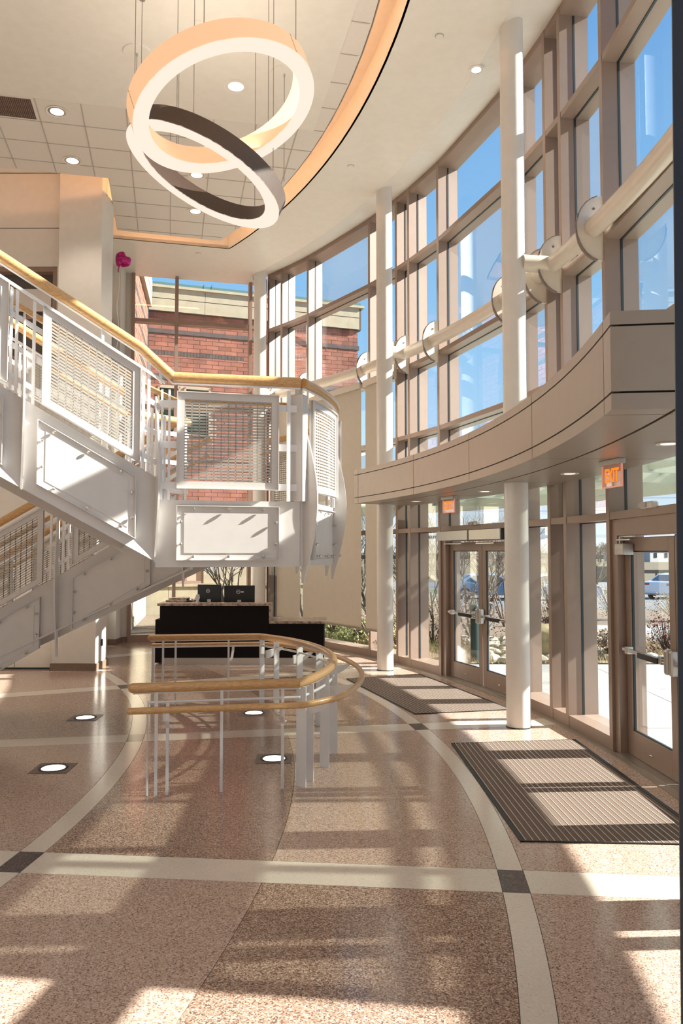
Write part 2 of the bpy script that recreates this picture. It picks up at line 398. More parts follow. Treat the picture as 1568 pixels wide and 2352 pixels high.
MB().box(-4.84, -4.10, 13.1, 13.75, 0.12, 8.55).build('pier_shaft', 'plaster', pier, bevel=0.01)
MB().box(-4.855, -4.085, 13.085, 13.75, 0, 0.12).build('granite_base', 'granite_base', pier)
MB().box(-4.09, -4.075, 13.35, 13.42, 0.38, 0.5).build('outlet_plate', 'screen_black', pier)
wp = struct('trim_2', 'white wall panel with dark glass edge beside the pier')
MB().box(-5.52, -4.88, 13.28, 13.345, 0.03, 2.1).build('panel', 'ceiling_paint', wp)
MB().box(-7.4, -5.53, 13.28, 13.345, 0.03, 2.1).build('panel', 'ceiling_paint', wp)
MB().box(-7.4, -4.86, 13.29, 13.345, 0, 0.03).build('edge_strip', 'gasket', wp)
MB().box(-4.878, -4.862, 13.28, 13.345, 0.03, 2.1).build('edge_strip', 'gasket', wp)
side = wallbox('wall_side', 'plaster side wall with a dark door, behind the pier', (-5.14, 17.4), (-4.35, 13.6), 0, 8.6, -0.2)
dd = Vector((-0.2036, 0.979)); nn = Vector((0.979, 0.2036))
def sidebox(y0, y1, t0, t1, z0, z1, name, m, par):
    def pt(y, t): return (-4.35 + (y - 13.6) * (-0.2079) + nn.x * t, y + nn.y * t)
    return MB().prism([pt(y0, t0), pt(y0, t1), pt(y1, t1), pt(y1, t0)], z0, z1).build(name, m, par)
w4 = struct('window_4', 'dark window high in the side wall')
sidebox(15.9, 16.85, 0.0, 0.02, 5.9, 7.05, 'frame', 'bronze_far', w4)
sidebox(15.97, 16.8, 0.02, 0.03, 5.97, 6.98, 'pane', 'dark_glass', w4)
d5 = struct('door_5', 'dark glazed door in the side wall behind the pier')
sidebox(14.3, 16.3, 0.0, 0.03, 0, 2.25, 'frame', 'bronze_far', d5)
sidebox(14.4, 16.2, 0.03, 0.04, 0.1, 2.15, 'pane', 'dark_glass', d5)
endw = wallbox('wall_end', 'narrow plaster wall with granite base beside the tall end window', (-5.35, 17.05), (-4.68, 17.2), 0, 8.6, 0.3)
pil = struct('trim_3', 'white pilaster between side wall and end window')
MB().box(-5.02, -4.80, 16.7, 17.1, 0.12, 8.55).build('shaft', 'plaster', pil)
MB().box(-5.03, -4.79, 16.69, 17.1, 0, 0.12).build('granite_base', 'granite_base', pil)
sm(MB().prism([(-4.80, 17.13), (-4.68, 17.16), (-4.68, 17.2), (-4.80, 17.17)], 0, 0.12).build('baseboard_end', 'granite_base'), 'granite base of the end wall')
wallbox('wall_back', 'plaster wall behind the camera', (-0.6, -4.8), (-14, -4.8), 0, 8.6, 0.2).location.z = 0
wallbox('wall_left', 'plaster wall closing the lobby on the left', (-13.0, -4.8), (-13.0, 13.5), 0, 8.6, 0.2)

# dark navy panel edge close to the camera at the right border
sm(MB().hexa([(0.922, 2.2, 0), (1.5, 2.2, 0), (1.5, 2.24, 0), (0.937, 2.24, 0), (0.973, 2.2, 4.2), (1.5, 2.2, 4.2), (1.5, 2.24, 4.2), (0.988, 2.24, 4.2)]).build('trim_4', 'navy'), 'dark navy panel edge at the right border of the view')

# ================================================================ CEILING
ceil = struct('ceiling', 'cream stepped ceiling with tiled field and orange lit cove')
ZC = 8.2
rim = [P(15.4, a)[:2] for a in [-52 + i * 2 for i in range(45)] if a <= 37.8] + [(-2.36, 15.7)]
MB().prism([P(15.4, a)[:2] for a in range(-52, 38, 2)] + [P(15.4, 37.7)[:2]] + [P(16.60, 37.7)[:2]] + [P(16.60, a)[:2] for a in range(36, -54, -2)], ZC, ZC + 0.06).build('gypsum_ring', 'ceiling_paint', ceil)
MB().prism([P(15.4, 37.7)[:2], P(16.60, 37.7)[:2], P(16.60, 39.5)[:2], P(16.60, 41.3)[:2], P(16.95, 42.6)[:2], (-1.95, 17.95), (-4.7, 17.3), (-5.5, 17.1), (-4.65, 15.14)], ZC, ZC + 0.06).build('gypsum_field', 'ceiling_paint', ceil)
MB().prism([(-4.65, 15.14), (-5.5, 17.1), (-4.6, 13.3), (-4.08, 13.3)], ZC, ZC + 0.06).build('gypsum_field', 'ceiling_paint', ceil)
sl = MB(); n = 60
for i in range(n):
    a0 = -46 + 89 * i / n; a1 = -46 + 89 * (i + 1) / n
    sl.hexa([P(16.60, a0, ZC), P(16.60, a1, ZC), P(17.5, a1, 8.52), P(17.5, a0, 8.52), P(16.60, a0, ZC + .06), P(16.60, a1, ZC + .06), P(17.5, a1, 8.58), P(17.5, a0, 8.58)])
sl.build('sloped_edge', 'ceiling_paint', ceil)
up = MB()
arcbox(up, 15.40, 15.43, -52, 37.7, ZC + .0, 8.62, 60)
up.build('cove_upstand', 'ceiling_paint', ceil)
def vwall(p0, p1, z0, z1, th, name, m, par):
    d = (Vector(p1) - Vector(p0)).normalized(); n = Vector((-d.y, d.x)) * th
    return MB().prism([p0, p1, (p1[0] + n.x, p1[1] + n.y), (p0[0] + n.x, p0[1] + n.y)], z0, z1).build(name, m, par)
vwall(P(15.4, 37.7)[:2], (-4.65, 15.14), ZC, 8.62, -0.03, 'cove_upstand', 'ceiling_paint', ceil)
vwall((-4.65, 15.14), (-4.08, 13.3), ZC, 8.62, -0.03, 'cove_upstand', 'ceiling_paint', ceil)
MB().prism([(-14, -6), (1.5, -6)] + [P(15.5, a)[:2] for a in range(-30, 38, 4)] + [(-4.7, 15.3), (-14, 15.3)], 8.62, 8.7).build('cove_top', 'ceiling_paint', ceil)
MB().prism([(-14.2, -7), (2.5, -7)] + [P(17.7, a)[:2] for a in range(-30, 44, 4)] + [(-1.3, 18.2), (-1.95, 18.1), (-4.7, 17.5), (-14.2, 15.5)], 8.72, 9.0).build('roof_slab', 'plaster', ceil)
# cloud: tiles in a 0.61 m grid turned by 12.4 degrees
GA = R(12.4); gu = Vector((math.cos(GA), math.sin(GA))); gv = Vector((-math.sin(GA), math.cos(GA))); K = Vector((-0.41, 11.22))
T = 0.61
def inside_edge(p): return math.hypot(p.x - CX, p.y - CY) < 15.08
def clip(poly, f):
    out = []
    for i in range(len(poly)):
        a, b = poly[i], poly[(i + 1) % len(poly)]
        fa, fb = f(a), f(b)
        if fa >= 0: out.append(a)
        if (fa >= 0) != (fb >= 0): out.append(a + (b - a) * (fa / (fa - fb)))
    return out
lim = [lambda p: 15.08 - math.hypot(p.x - CX, p.y - CY)]
far0 = Vector((-2.52, 15.3)); fd = Vector((-1.74, -0.47)).normalized(); fn = Vector((fd.y, -fd.x))
if fn.y > 0: fn = -fn
lim.append(lambda p: (p - far0).dot(fn))
def leftf(p):  # notch beside the pier
    q0 = Vector((-3.88, 12.7)); a = (p - q0).dot(gu); b = -(p - q0).dot(gv)
    return max(a, b)
cells = []; KG = K - gu * .234
for i in range(-16, 8):
    for j in range(-9, 9):
        if i < 0 and j < 0: continue
        o_ = KG + gu * (i * T) + gv * (j * T)
        q = [o_ + gu * .003 + gv * .003, o_ + gu * (T - .003) + gv * .003, o_ + gu * (T - .003) + gv * (T - .003), o_ + gu * .003 + gv * (T - .003)]
        ce = o_ + (gu + gv) * T / 2
        for f in lim: q = clip(q, f) if len(q) > 2 else q
        if len(q) < 3 or ce.x < -10.5: continue
        q0_ = Vector((-3.88, 12.7)); fa_ = lambda p: (p - q0_).dot(gu); fb_ = lambda p: -(p - q0_).dot(gv)
        qa = clip(q, fa_); qb = clip(q, lambda p: -fa_(p)); qb = clip(qb, fb_) if len(qb) > 2 else qb
        if len(qb) < 3: parts_ = [qa]
        elif len(qa) < 3: parts_ = [qb]
        elif all(fb_(p) >= 0 for p in q): parts_ = [q]
        else: parts_ = [qa, qb]
        parts_ = [p_ for p_ in parts_ if len(p_) > 2]
        vent = (ce - Vector((-4.58, 10.62))).length < 0.30
        cells += parts_
        if vent: VENT = (o_, ce); continue
        for q in parts_: MB().prism([(p.x, p.y) for p in q], ZC + 0.004, ZC + 0.02).build('ceiling_tile', 'tile_white', ceil)
backing = MB()
for q in cells:
    c_ = sum(q, Vector((0, 0))) / len(q)
    qq = [c_ + (p - c_) * 1.03 for p in q]
    backing.prism([(p.x, p.y) for p in qq], ZC + 0.02, ZC + 0.05)
backing.build('tile_grid', 'grid_metal', ceil)
g = MB()   # exposed T bars as one light grid
for i in range(-16, 8):
    for j in range(-9, 9):
        if i < 0 and j < 0: continue
        o_ = KG + gu * (i * T) + gv * (j * T)
        for a_, b_ in ((o_, o_ + gu * T), (o_, o_ + gv * T)):
            m_ = (a_ + b_) / 2
            if m_.x > -10:
                for q in range(8):
                    w_ = a_ + (b_ - a_) * ((q + .5) / 8)
                    if all(f(w_) > 0.03 for f in lim) and leftf(w_) > 0.03: g.obox((w_.x, w_.y, ZC + .003), (T / 8, 0.015, 0.012), GA if (b_ - a_).dot(gu) > .3 else GA + PI / 2)
g.build('grid_bars', 'grid_metal', ceil, kind='stuff')
sp = [K, K - gu * 14, K - gu * 14 - gv * 18, K - gv * 18]
sq = [Vector(p) for p in sp]
# keep inside the cove curve
sqc = clip(sq, lim[0]) if False else sq
poly = [K - gu * 14, K]
for k in range(1, 40):
    p = K - gv * (k * 0.45)
    lim_r = 15.0
    d_ = math.hypot(p.x - CX, p.y - CY)
    if d_ > lim_r: p = Vector((CX + (p.x - CX) * lim_r / d_, CY + (p.y - CY) * lim_r / d_))
    poly.append(p)
poly.append(K - gu * 14 - gv * 17.5)
MB().prism([(p.x, p.y) for p in poly], ZC - 0.006, ZC + 0.05).build('smooth_panel', 'ceiling_paint', ceil)
edge = [P(15.09, a)[:2] for a in range(-44, 36, 2)] + [(-2.52, 15.31), (-4.27, 14.84), (-3.88, 12.7), (-5.53, 12.33), (-12, 10.9)]
MB().tube([(x, y, ZC + .02) for x, y in edge], 0.014, 4).build('edge_trim', 'wire', ceil)
ce_ = [P(14.93, a)[:2] for a in range(-44, 36, 2)] + [(-2.55, 15.12), (-4.1, 14.7), (-3.72, 12.55), (-5.5, 12.15), (-12, 10.7)]
tb = MB().tube([(x, y, ZC + .12) for x, y in ce_], 0.02, 6).build('cove_tube', 'cove_tube', ceil)

# ================================================================ CURTAIN WALL
MUL = [42.15, 40.5, 37.15, 29.5, 26.25, 24.8, 21.4, 13.55, 10.25, 8.85, 5.3, -2.45, -5.7, -7.1, -10.6, -18.4, -21.6, -23.1, -26.6, -34.5, -37.5]
LV = [2.35, 4.0, 5.24, 7.12]
cw = struct('window_1', 'tall curved curtain wall of bronze aluminium mullions and clear glass')
mlabels = {}
RI, RG, RO_ = 17.27, 17.45, 17.63
for a in MUL:
    h = math.degrees(0.037 / 17.3)
    mb = MB(); chordbox(mb, RI, RG - .012, a - h, a + h, 0, 8.48); chordbox(mb, RG + .012, RO_, a - h, a + h, 0, 8.48)
    m_ = mb.build('mullion', 'bronze', cw)
    g_ = MB(); h2 = math.degrees(0.044 / 17.3); chordbox(g_, RG - .012, RG + .012, a - h2, a + h2, 0, 8.48); g_.build('gasket', 'gasket', m_)
DOORS = [(21.4, 13.55), (5.3, -2.45), (-10.6, -18.4)]
for i in range(len(MUL) - 1):
    b, a = MUL[i], MUL[i + 1]; h = math.degrees(0.037 / 17.3)
    isdoor = (b, a) in DOORS
    zs = [0.0] + LV + [8.44]
    for j, z in enumerate(LV):
        mb = MB(); chordbox(mb, RI + .005, RG - .012, a + h, b - h, z - .037, z + .037); chordbox(mb, RG + .012, RO_ - .005, a + h, b - h, z - .037, z + .037)
        t_ = mb.build('transom', 'bronze', cw)
        g_ = MB(); chordbox(g_, RG - .011, RG + .011, a + h, b - h, z - .046, z + .046); g_.build('gasket', 'gasket', t_)
    mb = MB(); chordbox(mb, RI + .005, RO_, a + h, b - h, 8.34, 8.5); mb.build('head_rail', 'bronze', cw)
    if not isdoor:
        mb = MB(); chordbox(mb, RI + .005, RO_, a + h, b - h, 0.0, 0.14); mb.build('sill_rail', 'bronze', cw)
    for j in range(5):
        if j == 0 and isdoor: continue
        z0 = zs[j] + .037 if j else 0.14; z1 = zs[j + 1] - .037 if j < 4 else 8.34
        mb = MB(); mb.add([P(RG, a + h, z0), P(RG, b - h, z0), P(RG, b - h, z1), P(RG, a + h, z1)], [(0, 1, 2, 3)])
        mb.build('glass_pane', 'glass', cw)
sm(MB().prism(ring_poly(17.2, 17.27, -46, 43, 50), 0, 0.012).build('trim_5', 'champagne'), 'bronze base strip along the curtain wall')
sm(MB().prism(ring_poly(17.48, 17.75, -46, 43, 50), -0.1, 0.0).build('trim_6', 'concrete'), 'sill kerb under the curtain wall')

# doors ------------------------------------------------------------------
def leafset(idx, a0, a1, label, mirror, closer=True):
    """door leaf between angles a0 > a1 on radius 17.5; hinge side at a0 when mirror is False"""
    p0 = Vector(P(17.40, a0)); p1 = Vector(P(17.40, a1)); u = (p1 - p0); L = u.length; u.normalize(); n = Vector((-u.y, u.x, 0))
    if (Vector((CX, CY, 0)) - p0).dot(n) < 0: n = -n
    def f(s, z, t): q = p0 + u * s + n * t; return (q.x, q.y, z)
    def bx(s0, s1, z0, z1, t0, t1): return MB().patch(f, s0, s1, z0, z1, t0, t1)
    d = struct('door_%d' % idx, label, tuple(p0))
    bx(0.003, 0.11, 0.02, 2.13, -.025, .025).build('stile', 'bronze', d, bevel=.003)
    bx(L - 0.11, L - 0.003, 0.02, 2.13, -.025, .025).build('stile', 'bronze', d, bevel=.003)
    bx(0.11, L - 0.11, 0.02, 0.26, -.025, .025).build('bottom_rail', 'bronze', d, bevel=.003)
    bx(0.11, L - 0.11, 2.0, 2.13, -.025, .025).build('top_rail', 'bronze', d, bevel=.003)
    MB().add([f(.11, .26, 0), f(L - .11, .26, 0), f(L - .11, 2.0, 0), f(.11, 2.0, 0)], [(0, 1, 2, 3)]).build('glass_pane', 'glass', d)
    g_ = bx(.11, .122, .26, 2.0, -.01, .01); g_.patch(f, L - .122, L - .11, .26, 2.0, -.01, .01); g_.patch(f, .122, L - .122, .26, .272, -.01, .01); g_.patch(f, .122, L - .122, 1.988, 2.0, -.01, .01)
    g_.build('gasket', 'gasket', d)
    # panic bar
    h0, h1 = (0.03, L - .03) if not mirror else (L - .03, 0.03)
    sg = 1 if not mirror else -1
    bar = struct('exit_bar')
    attach(bar, d); del bar['kind']
    MB().patch(f, min(h0, h1), max(h0, h1), 1.02, 1.055, .05, .085).build('push_rail', 'steel', bar, bevel=.006)
    m0 = h0 + sg * .38; m1 = h0 + sg * .78
    MB().patch(f, min(m0, m1), max(m0, m1), 1.0, 1.05, .086, .10).build('touch_pad', 'screen_black', bar)
    for q in (h0 + sg * .10, h0 + sg * .80): MB().patch(f, q - .03, q + .03, 1.0, 1.07, .025, .09).build('bracket', 'steel_brushed', bar, bevel=.006)
    c_ = MB().patch(f, h1 - .045, h1 + .015, .93, 1.15, .025, .11) if not mirror else MB().patch(f, h1 - .015, h1 + .045, .93, 1.15, .025, .11)
    c_.build('latch_case', 'steel_brushed', bar, bevel=.02)
    # outside pull
    hx = h1 - sg * .07
    MB().tube([f(hx, .88, -.03), f(hx, .90, -.09), f(hx - sg * .03, .93, -.10), f(hx - sg * .03, 1.2, -.10), f(hx, 1.23, -.09), f(hx, 1.25, -.03)], .012, 8).build('pull_handle', 'steel', d, smooth=True)
    MB().tube([f(L * .5 - .03, .12, .028), f(L * .5 + .03, .12, .028)], .008, 6).build('kick_badge', 'steel', d)
    if closer:
        cl = struct('door_closer'); attach(cl, d); del cl['kind']
        s0 = .02 if not mirror else L - .32
        MB().patch(f, s0, s0 + .2, 1.96, 2.07, .03, .14).build('closer_body', 'steel_brushed', cl, bevel=.008)
        MB().patch(f, s0 + .02, s0 + .34, 2.10, 2.115, .10, .13).build('closer_arm', 'steel', cl)
        MB().patch(f, s0 + .02, s0 + .30, 2.13, 2.145, .06, .09).build('closer_arm', 'steel', cl)
        MB().patch(f, s0 + .04, s0 + .07, 2.07, 2.14, .08, .11).build('pivot', 'steel', cl)
    return d
def doorframe(idx, a0, a1, label, operator):
    d = struct('trim_%d' % idx, label)
    h = math.degrees(0.037 / 17.3); w = math.degrees(.11 / 17.4)
    for lo, hi in ((a0 - h - w, a0 - h), (a1 + h, a1 + h + w)):
        mb = MB(); chordbox(mb, 17.30, 17.56, lo, hi, 0, 2.31); chordbox(mb, 17.42, 17.50, lo - .05, hi + .05, 0, 2.31); mb.build('jamb', 'bronze', d)
    mb = MB(); chordbox(mb, 17.30, 17.56, a1 + h + w, a0 - h - w, 2.15, 2.313); mb.build('head', 'bronze', d)
    mb = MB(); chordbox(mb, 17.30, 17.62, a1 + h, a0 - h, 0.0, 0.018); mb.build('threshold', 'steel_brushed', d)
    if operator:
        am = (a0 + a1) / 2
        for b0, b1 in ((a1 + .5, am - .03), (am + .03, a0 - .5)):
            mb = MB(); chordbox(mb, 17.14, 17.33, b0, b1, 2.16, 2.30); mb.build('operator_box', 'steel_brushed', d)
            mb = MB(); chordbox(mb, 17.135, 17.33, b0 - .12, b0, 2.155, 2.305); mb.build('end_cap', 'screen_black', d)
            mb = MB(); chordbox(mb, 17.22, 17.25, b0 + 1.2, b1 - .3, 2.10, 2.115); mb.build('operator_arm', 'steel', d)
    return d
doorframe(7, 21.4, 13.55, 'bronze frame and power operators of the double doors between the columns', True)
doorframe(8, 5.3, -2.45, 'bronze frame of the doors at the right edge', False)
doorframe(9, -10.6, -18.4, 'bronze frame of the doors beside the camera', False)
leafset(1, 20.9, 17.5, 'left glass leaf of the far double doors', False, False)
leafset(2, 17.47, 14.05, 'right glass leaf of the far double doors, partly behind the column', True, False)
leafset(3, 4.80, 1.43, 'glass door leaf with closer and steel exit bar at the right edge', False)
leafset(4, 1.40, -1.95, 'glass door leaf beyond the right edge', True)
for a, z in ((17.3, 2.40), (1.9, 2.405)):
    t = struct('trim_10' if a > 5 else 'trim_11', 'small white motion sensor on the transom above the %s doors' % ('far double' if a > 5 else 'right edge'))
    mb = MB(); arcbox(mb, 17.19, 17.26, a - .42, a + .42, z - .03, z + .03, 2); mb.build('sensor_body', 'white_plastic', t, bevel=.015)
    mb = MB(); arcbox(mb, 17.175, 17.19, a - .1, a + .38, z - .02, z + .02, 2); mb.build('sensor_lens', 'grid_metal', t)

# rod with half disc brackets -------------------------------------------
rod = struct('trim_12', 'thick cream steel tube running along the curtain wall at half height')
RRad = 17.17
def rodz(a): return 5.29 + .006 * a
for b, a in zip([43.0] + [40.7, 24.7, 9.0, -6.6, -22.3], [40.7, 24.7, 9.0, -6.6, -22.3, -38]):
    MB().tube([P(RRad, b + (a - b) * k / 10, rodz(b + (a - b) * k / 10)) for k in range(11)], 0.098, 16, cap=True).build('tube', 'tube_paint', rod, smooth=True)
for a in (40.75, 24.55, 8.95, -6.6):
    MB().tube([P(16.8, a, rodz(a)), P(RRad, a, rodz(a))], 0.098, 16).build('stub', 'tube_paint', rod, smooth=True)
for a in MUL:
    RZ = rodz(a); br = MB(); n = 14; th = math.degrees(.012 / 17.2)
    prof = [(17.27 - .28 * math.sin(PI * k / n), RZ + .34 * math.cos(PI * k / n)) for k in range(n + 1)]
    vs = [P(r, a - th, z) for r, z in prof] + [P(r, a + th, z) for r, z in prof]; m = len(prof)
    br.add(vs, [tuple(range(m)), tuple(range(m, 2 * m))[::-1]] + [(k, (k + 1) % m, (k + 1) % m + m, k + m) for k in range(m)])
    b_ = br.build('bracket_plate', 'tube_paint', rod)
    rimm = MB().tube([P(17.27 - .285 * math.sin(PI * k / 14), a, RZ + .345 * math.cos(PI * k / 14)) for k in range(1, 14)], .034, 4, r2=.007)
    rimm.build('plate_edge_shade', 'dark_trim_and_shade', b_)  # dark colour paints in the shade on the room-facing flange
    MB().tube([P(17.17, a - th - .03, RZ + .2), P(17.17, a + th + .03, RZ + .2)], .014, 6).build('bolt', 'dark_trim_and_shade', b_)

# end window -------------------------------------------------------------
ew = struct('window_2', 'tall flat brown framed window at the far end, facing the brick building')
Q0 = Vector((-4.70, 17.2)); gd = Vector((0.971, 0.238)); gn = Vector((0.238, -0.971))
def ef(s, z, t): q = Q0 + gd * s + gn * t; return (q.x, q.y, z)
LE = 3.03
for s in (0.04, 0.99, 2.66, 3.0):
    m_ = MB().patch(ef, s - .037, s + .037, 0, 8.3, -.0, .1); m_.patch(ef, s - .037, s + .037, 0, 8.3, -.12, -.024); m_.build('mullion', 'bronze_far', ew)
for z in [0.08] + [2.35, 4.0, 5.22, 7.15] + [8.26]:
    for s0, s1 in ((.077, .953), (1.027, 2.623), (2.697, 2.963)):
        hh = .08 if z < .1 else .037
        MB().patch(ef, s0, s1, z - hh, z + hh, -.1, .095).build('transom', 'bronze_far', ew)
zz = [.16, 2.31, 3.96, 5.18, 7.11]; z2 = [2.31, 3.96, 5.18, 7.11, 8.22]
for (s0, s1) in ((.077, .953), (1.027, 2.623), (2.697, 2.963)):
    for a, b in zip(zz, z2): MB().add([ef(s0, a, -.01), ef(s1, a, -.01), ef(s1, b, -.01), ef(s0, b, -.01)], [(0, 1, 2, 3)]).build('glass_pane', 'glass', ew)

# roller shades ----------------------------------------------------------
for (b, a, lab) in ((37.0, 29.75, 'wide beige roller shade hanging from the tube left of the middle column'), (40.3, 37.4, 'narrow beige roller shade left of the wide one, mostly behind the stair landing'), (29.2, 26.55, 'narrow beige roller shade directly behind the middle column')):
    t = thing('roller_shade', lab, 'blind', P(17.12, (a + b) / 2, 0.5), 'beige roller shades under the tube')
    mb = MB(); chordbox(mb, 17.13, 17.135, a, b, .55, 5.15); mb.build('fabric', 'shade_fabric', t)
    mb = MB(); chordbox(mb, 17.12, 17.145, a, b, .52, .56); mb.build('hem_bar', 'champagne', t)
    mb = MB(); chordbox(mb, 17.08, 17.2, a - .1, b + .1, 5.1, 5.22); mb.build('cassette', 'tube_paint', t)

# columns ----------------------------------------------------------------
for i, (a, lab) in enumerate(((9.2, 'nearest tall round cream column, between the two doors'), (24.4, 'middle round cream column at the left end of the bronze ledge'), (40.75, 'farthest round cream column at the corner of the end window'), (-6.6, 'round cream column beyond the right edge'))):
    x, y, _ = P(16.73, a)
    c = struct('trim_%d' % (13 + i), lab, (x, y, 0))
    MB().cyl(x, y, 0, 8.42, 0.137, 40).build('shaft', 'column_paint', c, smooth=True)
    MB().cyl(x, y, 0, 0.012, 0.142, 40).build('base_joint', 'gasket', c, smooth=True)

# bronze ledge over the doors -------------------------------------------
lg = struct('trim_17', 'curved bronze metal clad ledge with panel joints over the doors')
LA = [24.25, 23.6, 16.0, 8.7, 1.0, -6.55, -7.2]; Z0, Z1 = 2.78, 3.33; RL = 16.12
mb = MB(); arcbox(mb, RL + .02, 17.26, -7.12, 24.2, Z0 + .02, Z1 - .02, 30); mb.build('core', 'joint', lg)
for i in range(len(LA) - 1):
    b, a = LA[i], LA[i + 1]; e = math.degrees(.006 / 16.1); n = max(2, int((b - a) * 1.3))
    for z0, z1, nm in ((Z1 - .075, Z1, 'top_strip'), (Z0 + .10, Z1 - .087, 'fascia_panel'), (Z0, Z0 + .088, 'bottom_strip')):
        mb = MB(); arcbox(mb, RL, RL + .05, a + e, b - e, z0, z1, n); mb.build(nm, 'champagne', lg)
    mb = MB(); arcbox(mb, RL + .05, 17.25, a + e, b - e, Z1 - .01, Z1, n); mb.build('top_panel', 'champagne', lg)
    for r0, r1 in ((RL + .05, 16.46), (16.485, 17.26)):
        mb = MB(); arcbox(mb, r0, r1, a + e, b - e, Z0, Z0 + .01, n); mb.build('soffit_panel', 'champagne', lg)
e = .03
for (a0, a1) in ((-7.23, -7.19), (24.24, 24.28)):
    for z0, z1 in ((Z1 - .075, Z1), (Z0 + .10, Z1 - .087), (Z0, Z0 + .088)):
        mb = MB(); chordbox(mb, RL, 17.26, a0, a1, z0, z1); mb.build('end_panel', 'champagne', lg)

# exterior canopy --------------------------------------------------------
cn = struct('trim_18', 'outside entrance canopy with added pale frosted panels and deep edge beam')
mb = MB(); arcbox(mb, 20.75, 20.9, -26, 44, 2.92, 3.36, 50); mb.build('edge_beam', 'canopy_metal', cn)
mb = MB(); arcbox(mb, 17.66, 17.78, -6.9, 44, 3.05, 3.3, 40); mb.build('wall_beam', 'canopy_metal', cn)
mb = MB(); arcbox(mb, 19.1, 19.2, -6.9, 44, 3.1, 3.28, 40); mb.build('purlin', 'canopy_metal', cn)
mb = MB(); arcbox(mb, 20.28, 20.36, -6.9, 44, 3.2, 3.28, 40); mb.build('purlin', 'canopy_metal', cn)  # extra purlin added for its shadow break in the soft floor patches
k = 0
ribs = [-6.9 + i * 3.93 for i in range(14)]
for i, a in enumerate(ribs):
    h = .11
    mb = MB(); chordbox(mb, 17.78, 20.75, a - h, a + h, 3.06, 3.28); mb.build('rib', 'canopy_metal', cn)
    if i < len(ribs) - 1:
        mb = MB(); mb.add([P(17.7, a, 3.29), P(20.8, a, 3.29), P(20.8, ribs[i + 1], 3.29), P(17.7, ribs[i + 1], 3.29)], [(0, 1, 2, 3)])
        mb.build('added_frosted_panel', 'canopy_panel', cn)  # frosted translucency made up so dimmed sun patches reach the floor
# ================================================================ DOOR MATS
def doormat(a0, a1, r0, r1, label):
    """grooved mat, ends radial at a0 < a1, long edges are chords at r0 and r1"""
    am = (a0 + a1) / 2
    o = Vector(P(r1, am, 0)); t = Vector((-math.sin(R(am)), math.cos(R(am)), 0)); n = Vector((-math.cos(R(am)), -math.sin(R(am)), 0))
    half1 = r1 * math.sin(R((a1 - a0) / 2)); tn = math.tan(R((a1 - a0) / 2)); sag = r1 - r1 * math.cos(R((a1 - a0) / 2))
    o = o + n * sag; depth = r1 * math.cos(R((a1 - a0) / 2)) - r0 * math.cos(R((a1 - a0) / 2))
    d = thing('entrance_mat', label, 'doormat', tuple(o), 'grooved entrance mats inside the doors')
    def hw(v): return half1 - v * tn
    def pt(s, v): q = o + t * s + n * v; return (q.x, q.y)
    def strip(v0, v1, inset, z0, z1, name, m):
        return MB().prism([pt(-hw(v0) + inset, v0), pt(hw(v0) - inset, v0), pt(hw(v1) - inset, v1), pt(-hw(v1) + inset, v1)], z0, z1).build(name, m, d)
    strip(0, depth, 0, 0.0005, 0.004, 'base_tray', 'mat_frame')
    strip(0, 0.035, 0, 0.004, 0.009, 'frame_bar', 'mat_frame')
    strip(depth - .03, depth, 0, 0.004, 0.009, 'frame_bar', 'mat_frame')
    N = 26; p = (depth - .075) / N
    for k in range(N):
        v = .04 + k * p
        strip(v, v + p * .70, .012, 0.003, 0.0085, 'carpet_strip', 'mat_strip')
        strip(v + p * .76, v + p * .93, .012, 0.003, 0.0105, 'metal_rail', 'mat_rail')
    for s in (-1, 1):
        MB().prism([pt(s * hw(0), 0), pt(s * (hw(0) - .012), 0), pt(s * (hw(depth) - .012), depth), pt(s * hw(depth), depth)], .002, .01).build('end_bar', 'mat_frame', d)
doormat(-3.05, 6.9, 15.75, 17.10, 'brown grooved entrance mat in the foreground before the right edge doors')
doormat(12.25, 22.3, 15.75, 17.05, 'brown grooved entrance mat before the far double doors, left of the nearest column')

# ================================================================ STAIRCASE
ST = thing('staircase', 'white steel staircase with perforated guards, curved landing and oak handrails', 'staircase', (-2.2, 7.6, 0))
class Side:
    def __init__(s, f, zb): s.f = f; s.zb = zb
    def __call__(s, u, h, t):
        x, y = s.f(u, t); return (x, y, max(0.002, s.zb(u) + h))
def line(p, d, n):
    return lambda u, t: (p[0] + d[0] * u + n[0] * t, p[1] + d[1] * u + n[1] * t)
A = (-1.53, 6.42); dU = (-.894, -.447); nU = (.447, -.894)
SUN_ = Side(line(A, dU, nU), lambda u: 2.60 + .55 * u)                      # upper flight, near side
Af = (A[0] - nU[0] * 1.38, A[1] - nU[1] * 1.38)
SUF = Side(line(Af, dU, (-nU[0], -nU[1])), lambda u: 2.60 + .55 * u)        # upper flight, far side
dF = (.9726, .2327); nF = (.2327, -.9726)
SF = Side(line(A, dF, nF), lambda u: 2.42)                                  # landing front
AC = (-3.3, 8.0); AR = 3.22
def arcf(u, t): return (AC[0] + (AR + t) * math.cos(R(u)), AC[1] + (AR + t) * math.sin(R(u)))
SA = Side(arcf, lambda u: 2.42)                                             # landing curve (u in degrees)
SLN = Side(line((-1.66, 8.3), (-1, 0), (0, -1)), lambda u: 2.51 - .576 * u)
SLF = Side(line((-1.66, 9.85), (-1, 0), (0, 1)), lambda u: 2.51 - .576 * u)
